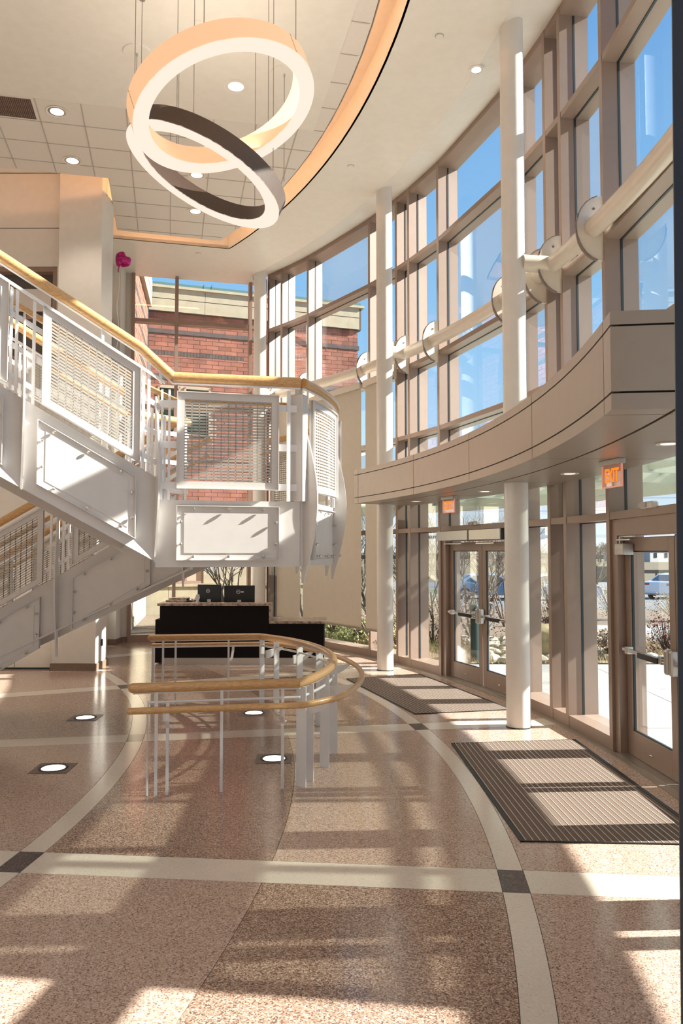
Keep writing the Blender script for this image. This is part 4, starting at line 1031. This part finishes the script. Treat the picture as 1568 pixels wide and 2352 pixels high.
# ================================================================ EXIT SIGNS
def exitsign(p0, p1, z, label):
    p0 = Vector((*p0, 0)); p1 = Vector((*p1, 0)); u = (p1 - p0); L = u.length; u.normalize(); n = Vector((u.y, -u.x, 0))
    if n.x > 0: n = -n
    c = (p0 + p1) / 2
    s = thing('exit_sign', label, 'exit sign', (c.x, c.y, z), 'orange lit exit signs under the ledge')
    def f(a, h, t): q = c + u * a + n * t; return (q.x, q.y, z + h)
    MB().patch(f, -L / 2 - .01, L / 2 + .01, -.045, 0, -.03, .03).build('mount_housing', 'steel_brushed', s, bevel=.004)
    MB().patch(f, -L / 2, L / 2, -.235, -.045, -.004, .004).build('clear_panel', 'sign_clear', s)
    rm = MB()
    for a, b, h0, h1 in ((-L / 2, L / 2, -.24, -.228), (-L / 2 - .004, -L / 2 + .006, -.24, -.045), (L / 2 - .006, L / 2 + .004, -.24, -.045)): rm.patch(f, a, b, h0, h1, -.007, .007)
    rm.build('panel_edge', 'exit_rim', s)
    rr = Matrix((u.to_tuple(), (0, 0, 1), n.to_tuple())).transposed()
    q = c + n * .006
    if rr.determinant() < 0: rr = Matrix(((-u).to_tuple(), (0, 0, 1), n.to_tuple())).transposed()
    mtx = Matrix.Translation((q.x, q.y, z - .14)) @ rr.to_4x4()
    text_mesh('EXIT', .165, .002, 'exit_letters', 'exit_glow', mtx, s, sx=.66, label='glowing orange letters')
mat('exit_rim', (0.75, 0.42, 0.33), .4, emit=(1, .35, .2), estr=.25)
exitsign((2.29, 6.81), (2.35, 6.51), 2.78, 'larger orange exit sign, hanging before the right edge door')
exitsign((1.475, 11.31), (1.60, 11.02), 2.78, 'smaller orange exit sign, hanging before the far double doors')

# ================================================================ BALLOON
bl = thing('balloon', 'shiny magenta heart foil balloon floating beside the pier near the ceiling', 'balloon', (-3.84, 13.5, 7.1))
bm = bmesh.new(); bmesh.ops.create_uvsphere(bm, u_segments=28, v_segments=18, radius=1)
for v in bm.verts:
    x, y, z = v.co
    hx = x * (1.0); hz = z
    cut = .35 * math.exp(-(x / .35) ** 2) * max(0, z)
    taper = 1 - .42 * max(0, -z) ** 1.2
    v.co = Vector((hx * taper * .145, y * .075, (hz - cut) * .145))
me = bpy.data.meshes.new('foil'); bm.to_mesh(me); bm.free(); me.transform(Matrix.Rotation(R(42), 4, 'Y') @ Matrix.Rotation(R(15), 4, 'Z')); me.transform(Matrix.Translation((-3.84, 13.45, 7.1)))
for p in me.polygons: p.use_smooth = True
me.materials.append(M['balloon']); fo = bpy.data.objects.new('foil_body', me); COL.objects.link(fo); attach(fo, bl)
MB().tube([(-3.90, 13.45, 6.98), (-3.92, 13.45, 6.92), (-3.91, 13.45, 6.88)], .012, 6).build('foil_tail', 'balloon', bl)
MB().tube([(-3.91 + .02 * math.sin(k * .9), 13.45, 6.9 - k * .12) for k in range(30)], .003, 4).build('ribbon', 'string', bl)
# ================================================================ OUTSIDE
# ground in strips; plaza is cut into paving slabs
pz = struct('plaza', 'pale concrete paving slabs outside the doors')
def inground(x, y): return math.hypot(x - CX, y - CY) > 17.72
xs = [2.2, 4.4, 6.6, 8.8, 11.0, 14.0]; ys = [-6, -3.5, -1.0, 1.5, 4.0, 6.5, 9.0, 11.5, 14.0]
MB().prism(ring_poly(17.7, 19.6, -40, 27.0, 40), -0.16, -0.045).build('slab_bed', 'concrete', pz)
MB().box(3.2, 16, -6, 14.0, -0.2, -0.06).build('slab_bed', 'concrete', pz)
for i in range(len(xs) - 1):
    for j in range(len(ys) - 1):
        g_ = .006; q = [Vector(p) for p in ((xs[i] + g_, ys[j] + g_), (xs[i + 1] - g_, ys[j] + g_), (xs[i + 1] - g_, ys[j + 1] - g_), (xs[i] + g_, ys[j + 1] - g_))]
        # cut by the curved wall using many chords
        for a in range(-42, 32, 3):
            m_ = Vector(P(17.74, a)[:2]); d_ = Vector((math.cos(R(a)), math.sin(R(a))))
            ctr = sum(q, Vector((0, 0))) / max(1, len(q))
        pts = []
        n = 10
        if all(math.hypot(v.x - CX, v.y - CY) < 17.74 for v in q): continue
        def push(v):
            r_ = math.hypot(v.x - CX, v.y - CY)
            if r_ < 17.74:
                # slide along x to the wall line
                vx = CX + math.sqrt(17.74 ** 2 - (v.y - CY) ** 2); return Vector((vx, v.y))
            return v
        for a_, b_ in zip(q, q[1:] + q[:1]):
            for k in range(n): pts.append(push(a_ + (b_ - a_) * k / n))
        MB().prism([(v.x, v.y) for v in pts], -0.06, -0.02).build('paving_slab', 'concrete', pz)
# bed behind the plaza
sm(MB().prism([P(17.72, 27)[:2], (5.0, 14.0), (16, 14.0), (16, 17.2), (5, 18.0), (4, 26), (-1, 26)] + [P(17.72, a)[:2] for a in (40, 37, 34, 31)], -0.2, 0.0).build('planting_bed', 'mulch'), 'mulched planting bed beyond the plaza')
sm(MB().prism([(4.9, 17.2), (16, 16.6), (16, 19.8), (4.6, 21.2)], -0.15, 0.02).build('footpath', 'concrete'), 'pale concrete footpath beyond the planting bed')
sm(MB().prism([(4.3, 21.2), (16, 19.8), (30, 19), (30, 26), (3.0, 27.5)], -0.3, -0.03).build('far_bed', 'mulch'), 'mulched bed between footpath and road')
def slope(name, lab, y0, y1, z0, z1, m, x0=-5, x1=60):
    return sm(MB().hexa([(x0, y0, z0 - .5), (x1, y0, z0 - .5), (x1, y1, z1 - .5), (x0, y1, z1 - .5), (x0, y0, z0), (x1, y0, z0), (x1, y1, z1), (x0, y1, z1)]).build(name, m), lab)
slope('verge', 'strip of lawn before the road', 26.5, 33, -.05, -.45, 'lawn', x0=3)
slope('parking_lot', 'grey asphalt parking lot', 33, 52, -.45, -.85, 'asphalt')
slope('far_verge', 'thin green verge beyond the parking lot', 52, 58, -.85, -.9, 'lawn', x1=90)
slope('main_road', 'grey road beyond the verge', 58, 75, -.9, -1.0, 'asphalt', x0=-20, x1=120)
slope('field', 'brown winter field stretching to the horizon', 75, 420, -1.0, -1.2, 'field', x0=-60, x1=420)
slope('far_ground', 'plain at the horizon', 420, 1300, -1.2, -1.4, 'field', x0=-400, x1=900)
sm(MB().prism([(16, -6), (60, -6), (60, 33), (30, 33), (16, 22)], -0.6, -0.06).build('side_ground', 'asphalt'), 'asphalt to the side of the plaza')
sm(MB().prism([(-9, 16.5), (-1.9, 18.2), (-0.9, 18.0), (0.2, 18.4), (4, 26), (4, 33), (-12, 33)], -0.2, 0.04).build('garden_ground', 'mulch'), 'mulched garden in front of the brick building')
rnd = random.Random(3)
# stones ------------------------------------------------------------------
def stone_mesh(seed):
    r2 = random.Random(seed); mb = MB().ball((0, 0, 0), 1, 8); mb.v = [tuple(c * (1 + r2.uniform(-.18, .18)) for c in v) for v in mb.v]
    me = mb.mesh('stone', True); me.materials.append(M['stone']); return me
SMESH = [stone_mesh(i) for i in range(5)]
rk = struct('rock_border', 'band of pale river stones beside the far doors', (3.6, 15.5, 0))
for k in range(230):
    x = rnd.uniform(2.65, 6.0); y = rnd.uniform(14.15, 17.6)
    if math.hypot(x - CX, y - CY) < 18.7: continue
    o = bpy.data.objects.new('stone', rnd.choice(SMESH)); COL.objects.link(o)
    s = rnd.uniform(.05, .13); o.scale = (s * rnd.uniform(1, 1.6), s * rnd.uniform(.9, 1.3), s * .7); o.rotation_euler = (0, 0, rnd.uniform(0, 6)); o.location = (x, y, s * .35); attach(o, rk)
bo = MB().ball((0, 0, 0), 1, 18); bo.v = [(v[0] * .42 * (1 + .12 * math.sin(5 * v[2] + 3 * v[0])), v[1] * .33 * (1 + .1 * math.sin(4 * v[0])), v[2] * .36 * (1 + .08 * math.sin(6 * v[1])) ) for v in bo.v]
bo.v = [(x + 3.85, y + 14.7, z + .26) for x, y, z in bo.v]
tag(bo.build('boulder', 'boulder', smooth=True), 'mossy brown boulder in the bed behind the nearest column', 'rock')
bd = thing('bollard', 'dark green round bollard seen through the left leaf of the far double doors', 'bollard', (2.4, 14.15, 0))
MB().cyl(2.4, 14.15, 0, .78, .078, 24).build('shaft', 'bollard', bd, smooth=True)
MB().cyl(2.4, 14.15, .78, .82, .07, 24).build('lens_band', 'white_plastic', bd, smooth=True)
MB().lathe([(.08, .82), (.08, 1.0), (.07, 1.03), (.03, 1.045)], 2.4, 14.15, 24).build('cap', 'bollard', bd, smooth=True)
# plants --------------------------------------------------------------------
def twig(mb, p, d, L, r, depth, rr, spread=.6, kids=3):
    q = p + d * L; mid = p + d * L * .5 + Vector((rr.uniform(-1, 1), rr.uniform(-1, 1), rr.uniform(-.5, .5))) * L * .07
    mb.tube([p, mid, q], [r, r * .82, r * .62], 4 if depth < 3 else 5, cap=False)
    if depth == 0: return
    for k in range(kids):
        nd = (d + Vector((rr.uniform(-1, 1), rr.uniform(-1, 1), rr.uniform(-.5, .9))) * spread).normalized()
        f = rr.uniform(.45, 1.0); twig(mb, p + d * L * f, nd, L * rr.uniform(.55, .8), r * .6, depth - 1, rr, spread, kids)
def tree(x, y, z, label, seed, h=2.6, stems=3, m='bark', name='bare_tree', cat='tree', group=None, depth=4, spread=.6, r=.03):
    rr = random.Random(seed); t = thing(name, label, cat, (x, y, z), group)
    for s in range(stems):
        mb = MB(); a = rr.uniform(0, 6.28); d = Vector((.35 * math.cos(a), .35 * math.sin(a), 1)).normalized()
        twig(mb, Vector((x + .06 * math.cos(a), y + .06 * math.sin(a), z - .02)), d, h * .36, r, depth, rr, spread)
        mb.build('stem', m, t)
    return t
TG = 'bare leafless trees in the bed outside'
tree(1.95, 16.7, 0, 'bare multi-stem tree seen between the middle column and the far double doors', 1, 3.4, 4, 'bark', group=TG, depth=5)
tree(3.0, 17.9, 0, 'bare multi-stem tree seen through the left leaf of the far double doors', 2, 3.6, 4, 'bark', group=TG, depth=5)
tree(4.35, 20.7, 0, 'bare multi-stem tree seen through the right leaf of the far double doors', 3, 3.8, 4, 'bark', group=TG, depth=5)
tree(4.7, 16.6, 0, 'bare tree seen right of the nearest column', 4, 3.0, 3, 'bark', group=TG, depth=5)
tree(.75, 18.2, 0, 'bare slim tree seen through the glass left of the middle column', 5, 3.6, 3, 'bark', group=TG, depth=5)
tree(-.9, 20.6, .04, 'dark bare tree behind the wide roller shades', 6, 3.2, 3, 'bark', group='bare trees in the garden by the brick building', depth=5)
tree(-2.7, 19.5, .04, 'dark bare tree with forked stems behind the right monitor', 8, 2.9, 3, 'bark', group='bare trees in the garden by the brick building', depth=4, r=.035)
def bush(x, y, z, label, seed, w, h, leaf, n=420, group=None, stems=60):
    rr = random.Random(seed); t = thing('shrub', label, 'shrub', (x, y, z), group); mb = MB()
    for s in range(stems):
        a = rr.uniform(0, 6.28); k = rr.uniform(.2, 1); mb.tube([(x, y, z), (x + w * .4 * k * math.cos(a), y + w * .4 * k * math.sin(a), z + h * rr.uniform(.5, 1.05))], [.009, .004], 3, cap=False)
    mb.build('stems', 'bark', t, kind='stuff'); lf = MB()
    for s in range(n):
        a = rr.uniform(0, 6.28); e = rr.uniform(0, 1) ** .6; q = rr.uniform(0, 1); rad = w / 2 * e * math.sqrt(max(.1, 1 - (q - .35) ** 2 * 1.6))
        c = Vector((x + rad * math.cos(a), y + rad * math.sin(a), z + h * (.08 + .9 * q))); s_ = rr.uniform(.018, .04)
        u = Vector((rr.uniform(-1, 1), rr.uniform(-1, 1), rr.uniform(-1, 1))).normalized() * s_; v = u.orthogonal().normalized() * s_ * .6
        lf.add([c - u, c + v, c + u, c - v], [(0, 1, 2, 3)])
    lf.build('leaves', leaf, t, kind='stuff')
RG_ = 'red-brown winter shrubs outside the doors'
for i, (x, y, w, h, l, lab) in enumerate(((2.3, 16.6, 1.0, 1.1, 'leaf_tan', 'tan shrub behind the bollard'), (3.2, 18.2, 1.5, 1.1, 'leaf_red', 'red-brown shrub behind the river stones'), (4.25, 15.9, .8, .9, 'leaf_red', 'red-brown shrub above the mossy boulder'),
        (5.0, 14.6, .7, .55, 'leaf_tan', 'low tan shrub right of the boulder'), (5.45, 14.9, .7, .6, 'leaf_tan', 'twiggy shrub seen through the right edge door'), (6.3, 15.2, .9, .7, 'leaf_red', 'twiggy red shrub far right of the bed'),
        (8.0, 23.0, 1.6, 1.0, 'leaf_tan', 'grey-brown mound shrub below the white car'), (9.6, 22.6, 1.6, .8, 'leaf_tan', 'second mound shrub below the white car'), (6.9, 23.6, 1.5, 1.15, 'leaf_red', 'dark red shrub beside the footpath'), (6.2, 22.6, 1.0, .6, 'leaf_red', 'low red shrub beside the footpath'),
        (1.5, 16.8, 1.3, 1.2, 'grass_dry', 'golden grass clump left of the far doors'), (.7, 16.3, 1.0, .8, 'grass_dry', 'golden grass clump behind the middle column'), (1.0, 15.1, .8, .55, 'grass_dry', 'low dry clump right of the middle column'), (-.2, 18.6, 1.0, .5, 'grass_green', 'low green clump under the wide roller shade'), (.4, 17.4, .9, .45, 'grass_green', 'low green clump near the foot of the middle column'))):
    bush(x, y, 0, lab, 20 + i, w, h, l, group=RG_ if l == 'leaf_red' else None, n=500)
def tufts(name, label, cat, region, n, hgt, m, seed):
    rr = random.Random(seed); mb = MB()
    for k in range(n):
        x, y = region(rr)
        if math.hypot(x - CX, y - CY) < 17.85: continue
        a = rr.uniform(0, 6.28); l = hgt * rr.uniform(.5, 1.2); b = rr.uniform(.2, .9)
        dx, dy = math.cos(a) * l * b, math.sin(a) * l * b; w = .006
        mb.add([(x - w, y, 0), (x + w, y, 0), (x + dx, y + dy, l)], [(0, 1, 2)])
    tag(mb.build(name, m), label, cat, kind='stuff')
tufts('dry_grass', 'dry straw and litter covering the planting bed', 'grass', lambda r: (r.uniform(0.4, 7), r.uniform(13.9, 18)), 9000, .13, 'grass_dry', 5)
tufts('green_grass', 'short green and straw grass outside below the roller shades', 'grass', lambda r: (r.uniform(-1.6, 2.0), r.uniform(15.5, 22)), 9000, .14, 'grass_green', 6)
# car -----------------------------------------------------------------------
def car(x, y, z, rz, paint, label):
    t = thing('car', label, 'car', (x, y, z), 'cars in the parking lot'); Mx = Matrix.Translation((x, y, z)) @ Matrix.Rotation(rz, 4, 'Z')
    L, Wd = 4.6, 1.8
    prof = [(-2.25, .45), (-2.28, .75), (-2.2, .98), (-1.65, 1.03), (-1.05, 1.36), (-.3, 1.44), (.45, 1.38), (1.15, 1.0), (1.95, .88), (2.25, .68), (2.28, .42), (2.1, .25), (-2.1, .25)]
    def body(pr, w, inset):
        mb = MB(); vs = []
        for s in (-1, 1):
            for px, pz in pr:
                k = 1 - inset * max(0, (pz - .9)) / .55; vs.append(tuple(Mx @ Vector((px, s * w / 2 * k, pz))))
        n = len(pr); return mb.add(vs, [tuple(range(n)), tuple(range(n, 2 * n))[::-1]] + [(i, (i + 1) % n, (i + 1) % n + n, i + n) for i in range(n)])
    body(prof, Wd, .26).build('body', paint, t, bevel=.04)
    gl = MB()
    for s in (-1, 1):
        q = [(-1.30, 1.06), (-.9, 1.31), (-.25, 1.37), (.4, 1.31), (.9, 1.06)]
        gl.add([tuple(Mx @ Vector((a, s * (Wd / 2 * (1 - .26 * (b - .9) / .55) + .012), b))) for a, b in q] + [tuple(Mx @ Vector((a, s * (Wd / 2 * (1 - .26 * (b - .9) / .55) - .01), b))) for a, b in q], [(0, 1, 2, 3, 4), (9, 8, 7, 6, 5)] + [(i, (i + 1) % 5, (i + 1) % 5 + 5, i + 5) for i in range(5)])
    gl.build('side_windows', 'car_glass', t)
    rw = MB(); rw.hexa([tuple(Mx @ Vector(v)) for v in ((-1.68, -.66, 1.055), (-1.68, .66, 1.055), (-1.62, .66, 1.03), (-1.62, -.66, 1.03), (-1.12, -.58, 1.355), (-1.12, .58, 1.355), (-1.08, .58, 1.33), (-1.08, -.58, 1.33))]).build('rear_window', 'car_glass', t)
    MB().hexa([tuple(Mx @ Vector(v)) for v in ((.52, -.58, 1.365), (.52, .58, 1.365), (.5, .58, 1.34), (.5, -.58, 1.34), (1.12, -.66, 1.04), (1.12, .66, 1.04), (1.1, .66, 1.0), (1.1, -.66, 1.0))]).build('windscreen', 'car_glass', t)
    for sx in (-1.4, 1.4):
        for s in (-1, 1):
            a = Mx @ Vector((sx, s * .78, .33)); b = Mx @ Vector((sx, s * .93, .33)); w_ = MB().tube([a, b], .33, 24).build('wheel', 'tyre', t, smooth=True)
            c = Mx @ Vector((sx, s * .94, .33)); d = Mx @ Vector((sx, s * .952, .33)); MB().tube([c, d], .22, 20).build('rim', 'steel_brushed', w_, smooth=True)
            e = Mx @ Vector((sx, s * .956, .33))
            for k in range(5):
                an = 2 * PI * k / 5; v1 = Mx.to_3x3() @ Vector((math.cos(an), 0, math.sin(an))); MB().tube([e + v1 * .04, e + v1 * .2], .018, 4).build('spoke', 'tyre', w_)
    for s in (-1, 1): MB().obox(tuple(Mx @ Vector((-2.22, s * .68, .84))), (.1, .34, .13), rz).build('tail_light', 'tail_red', t, bevel=.02)
    MB().obox(tuple(Mx @ Vector((-2.27, 0, .45))), (.06, 1.5, .2), rz).build('bumper', paint, t, bevel=.02)
    return t
car(19.2, 44.5, -.70, R(38), 'car_white', 'white saloon car seen through the right edge door')
car(11.5, 42, -.66, R(0), 'car_white', 'white car parked behind bare trees, seen through the right leaf of the far doors')
car(8.2, 44, -.70, R(0), 'car_blue', 'pale blue car parked behind bare trees, left of the white one')
# sign board, guard rail, houses, far trees
sb = thing('sign_board', 'low dark sign board on two posts by the road', 'sign', (18.5, 52.5, -.85))
MB().box(17.0, 19.4, 52.45, 52.55, -.1, .95).build('board', 'dark_glass', sb); 
for x in (17.1, 19.3): MB().box(x - .08, x + .08, 52.4, 52.6, -1.2, 1.0).build('post', 'navy', sb)
rl = thing('road_barrier', 'long dark low barrier rail along the road', 'barrier', (26, 57, -.88))
MB().box(19.6, 40, 57, 57.1, .35, .6).build('rail', 'dark_trim_and_shade', rl)
for x in range(20, 41, 3): MB().box(x - .06, x + .06, 57.1, 57.2, -1.3, .6).build('post', 'dark_trim_and_shade', rl)
for (x, y, w, h, rz, m, lab) in ((86, 215, 7, 3.6, .3, 'house_white', 'white gabled farmhouse on the horizon, left one'), (101, 240, 10, 4.0, -.2, 'house_grey', 'grey farmhouse on the horizon right of the white one'), (80, 228, 5, 3.0, .1, 'house_white', 'small white outbuilding on the horizon beside the farmhouse')):
    t = thing('farmhouse', lab, 'house', (x, y, -1.1), 'farmhouses on the horizon'); Mx = Matrix.Translation((x, y, -1.2)) @ Matrix.Rotation(rz, 4, 'Z')
    MB().obox((x, y, -1.2 + h / 2), (w, w * .8, h), rz).build('walls', m, t)
    a, b = w * .56, w * .46; MB().add([tuple(Mx @ Vector(v)) for v in ((-a, -b, h), (a, -b, h), (a, b, h), (-a, b, h), (-a, 0, h + w * .36), (a, 0, h + w * .36))], [(0, 1, 5, 4), (3, 4, 5, 2), (0, 4, 3), (1, 2, 5), (0, 3, 2, 1)]).build('roof', 'house_roof', t)
    for q in (-.25, .25): MB().obox(tuple(Mx @ Vector((w * q, -w * .405, h * .55))), (w * .12, .1, h * .35), rz).build('window', 'dark_glass', t)
    MB().obox(tuple(Mx @ Vector((w * .2, 0, h + w * .3))), (w * .1, w * .1, w * .3), rz).build('chimney', 'house_roof', t)
for i, (x, y, s, lab) in enumerate(((68, 205, 4.2, 'round bare tree on the horizon left of the farmhouses'), (90, 262, 5, 'bare tree on the horizon between the farmhouses'), (73, 222, 3.4, 'smaller bare tree on the horizon'), (108, 250, 5, 'bare tree on the horizon right of the grey farmhouse'), (52, 235, 4.5, 'distant bare tree seen left of the right edge door'), (36, 240, 5, 'distant bare tree behind the far double doors'), (22, 250, 5, 'distant bare tree left behind the far doors'))):
    rr = random.Random(60 + i); t = thing('distant_tree', lab, 'tree', (x, y, -1.2), 'bare trees on the horizon')
    MB().tube([(x, y, -1.2), (x, y, s * .5)], .25, 5).build('trunk', 'far_tree', t); mb = MB()
    for k in range(420):
        a = rr.uniform(0, 6.28); b = rr.uniform(-.6, 1); rad = s * .55 * rr.uniform(.3, 1); c = Vector((x + rad * math.cos(a), y + rad * math.sin(a), s * .52 + rad * b * .8)); d = Vector((math.cos(a), math.sin(a), b + .4)).normalized()
        mb.tube([c, c + d * s * .16], [.05, .02], 3, cap=False)
    mb.build('twigs', 'far_tree', t, kind='stuff')
hz = thing('distant_hedge', 'low distant tree line along the horizon', 'hedge', (60, 300, -1.2))
mb = MB(); rr = random.Random(9)
for k in range(160): mb.ball((-30 + k * 1.6, 300 + rr.uniform(-3, 3), -.5), rr.uniform(1.2, 2.8), 6, (1.3, 1, .7))
mb.build('treeline', 'far_tree', hz, kind='stuff')
pl_ = thing('utility_pole', 'wooden utility pole with wires beyond the road, behind the far doors', 'pole', (15.0, 64, -.9))
MB().tube([(15, 64, -.95), (15, 64, 8.0)], .14, 8).build('pole', 'bark', pl_); MB().box(14, 16, 63.95, 64.05, 7.1, 7.25).build('cross_arm', 'bark', pl_)
for k, z in ((0, 7.3), (1, 6.6), (2, 5.6)): MB().tube([(15 + q * 12, 64, z - .35 * math.sin(PI * ((q + 2) % 4) / 4)) for q in range(-2, 6)], .02, 4).build('wire', 'wire', pl_)

# ================================================================ BRICK BUILDING
bb = thing('brick_building', 'red brick building with cream stone parapet beyond the end window', 'building', (-3, 25, 0))
F0 = Vector((-6.02, 24.0)); fd_ = Vector((.947, .32)); fn_ = Vector((.32, -.947))
def bf(s, z, t): q = F0 + fd_ * s + fn_ * t; return (q.x, q.y, z)
LB = 6.95
MB().patch(bf, 0, LB - .02, .0, 9.6, -2.5, -.012).build('core_wall', 'mortar', bb)
def bricks(f, s0, s1, z0, z1, name, m, bw=.40, bh=.135, seed=1, skip=None, par=None):
    mb = MB(); rr = random.Random(seed); row = 0; z = z0
    while z < z1 - .05:
        s = s0 - (bw / 2 if row % 2 else 0)
        while s < s1:
            a, b = max(s, s0), min(s + bw, s1)
            if b - a > .03 and not (skip and skip((a + b) / 2, z + bh / 2)):
                mb.patch(f, a + .008, b - .008, z + .008, min(z + bh, z1) - .008, -.02, rr.uniform(0, .008))
            s += bw
        z += bh; row += 1
    o = mb.build(name, m, par); o['kind'] = 'stuff'; return o
WN = [(.3, 1.0, 5.6, 7.15), (1.12, 1.95, 5.6, 7.15)]
def isw(s, z): return any(a - .06 < s < b + .06 and c < z < d for a, b, c, d in WN)
bricks(bf, 0, LB, 3.3, 7.36, 'bricks', 'brick', par=bb, skip=isw, seed=1)
bricks(bf, 0, LB, 7.52, 8.13, 'bricks', 'brick', par=bb, seed=2)
bricks(bf, 0, LB, 8.27, 8.80, 'bricks', 'brick', par=bb, seed=3)
bricks(bf, 0, LB, 8.94, 9.5, 'bricks', 'brick', par=bb, seed=4)
for z in (7.36, 8.80): bricks(bf, -.0, LB + .03, z, z + .15, 'soldier_course', 'brick_dark', bw=.1, bh=.15, par=bb, seed=5)
bricks(bf, -.0, 3.0, 8.13, 8.27, 'soldier_course', 'brick_dark', bw=.1, bh=.14, par=bb, seed=6)
bricks(bf, 3.0, LB, 8.13, 8.27, 'bricks', 'brick', par=bb, seed=7)
for z in (7.42, 8.86): MB().patch(bf, -.0, LB + .03, z - .045, z + .09, -.01, .03).build('band_backing', 'brick_dark', bb)
for (a, b, c, d) in WN:
    w = MB(); 
    for q in ((a, a + .06, c, d), (b - .06, b, c, d), (a, b, c, c + .06), (a, b, d - .06, d)): w.patch(bf, *q, -.02, .03)
    wo_ = w.build('window', 'limestone', bb); MB().patch(bf, a, b, c, d, -.03, -.005).build('pane', 'dark_green_glass', wo_)
for s0 in [i * 1.74 for i in range(4)]:
    s1 = min(s0 + 1.73, LB + .1)
    MB().patch(bf, s0, s1, 9.5, 9.885, -.1, .12).build('parapet_stone', 'limestone', bb)
    MB().patch(bf, s0, s1, 9.90, 10.22, -.1, .13).build('parapet_stone', 'limestone', bb)
MB().patch(bf, 0, LB + .08, 9.48, 10.2, -.12, .09).build('parapet_core', 'brick_dark', bb)
MB().patch(bf, 0, LB + .16, 10.22, 10.30, -.2, .20).build('coping', 'limestone', bb)
MB().patch(bf, 0, LB + .1, 10.30, 10.44, -.3, .02).build('roof_flashing', 'teal_metal', bb)
for s in (1.7, 1.95, 4.1, 4.3): MB().patch(bf, s, s + .03, 10.30, 10.5, -.05, .03).build('roof_clip', 'teal_metal', bb)
# lower stone storey
GW = (.70, 1.76, .98, 2.9)
for z0, z1 in ((-.1, .88), (.98, 1.6), (1.61, 2.3), (2.31, 3.28)):
    for s0, s1 in ((0, .69), (.70, 1.76), (1.77, 3.5), (3.51, 5.2), (5.21, LB)):
        if s0 == .70 and z1 > .9: continue
        MB().patch(bf, s0, s1, z0, z1, -.05, .05).build('stone_block', 'limestone', bb)
MB().patch(bf, 0, LB, .885, .975, -.05, .10).build('stone_sill', 'limestone', bb)
gw = MB()
for q in ((.70, .76, .98, 2.9), (1.70, 1.76, .98, 2.9), (.76, 1.70, .98, 1.06), (1.2, 1.26, 1.06, 2.9), (.76, 1.7, 2.84, 2.9)): gw.patch(bf, *q, -.05, .03)
gwo = gw.build('window', 'bronze_far', bb); MB().patch(bf, .76, 1.7, 1.06, 2.84, -.06, -.03).build('pane', 'dark_green_glass', gwo)
# wing wall running towards the lobby
WS = .35
wb = thing('brick_wing', 'sunlit brick wing wall joining the lobby to the brick building', 'building', (-5.5, 21, 0))
W0 = Vector((-6.02, 24.0)); W1 = Vector((-4.98, 17.75)); wd = (W1 - W0).normalized(); wn = Vector((-wd.y, wd.x))
if wn.x < 0: wn = -wn
LW = (W1 - W0).length
def wf(s, z, t): q = W0 + wd * s + wn * t; return (q.x, q.y, z)
MB().patch(wf, WS, LW, 0, 9.5, -.3, -.012).build('core_wall', 'mortar', wb)
bricks(wf, WS, LW, 3.3, 7.36, 'bricks', 'brick', par=wb, seed=11); bricks(wf, WS, LW, 7.52, 8.13, 'bricks', 'brick', par=wb, seed=12); bricks(wf, WS, LW, 8.27, 8.8, 'bricks', 'brick', par=wb, seed=13); bricks(wf, WS, LW, 8.94, 9.5, 'bricks', 'brick', par=wb, seed=14)
for z in (7.36, 8.13, 8.80): bricks(wf, WS, LW, z, z + .15, 'soldier_course', 'brick_dark', bw=.1, bh=.15, par=wb, seed=15)
for s0 in [i * 1.6 for i in range(4)]:
    MB().patch(wf, max(s0, WS), min(s0 + 1.59, LW), 9.5, 9.885, -.1, .12).build('parapet_stone', 'limestone', wb)
    MB().patch(wf, max(s0, WS), min(s0 + 1.59, LW), 9.90, 10.3, -.1, .13).build('parapet_stone', 'limestone', wb)
for z0, z1 in ((-.1, .9), (.91, 1.9), (1.91, 3.28)):
    for s0 in [i * 1.6 for i in range(4)]: MB().patch(wf, max(s0, WS), min(s0 + 1.59, LW), z0, z1, -.05, .05).build('stone_block', 'limestone', wb)
fx = thing('wall_fixture', 'small grey box fixed to the sunlit stone wall outside the end window', 'wall fixture', wf(4.6, .9, .05))
MB().patch(wf, 4.35, 4.6, .78, .98, .05, .16).build('box_body', 'steel_brushed', fx, bevel=.01); MB().patch(wf, 4.4, 4.55, .2, .36, .05, .1).build('lower_box', 'steel_brushed', fx)
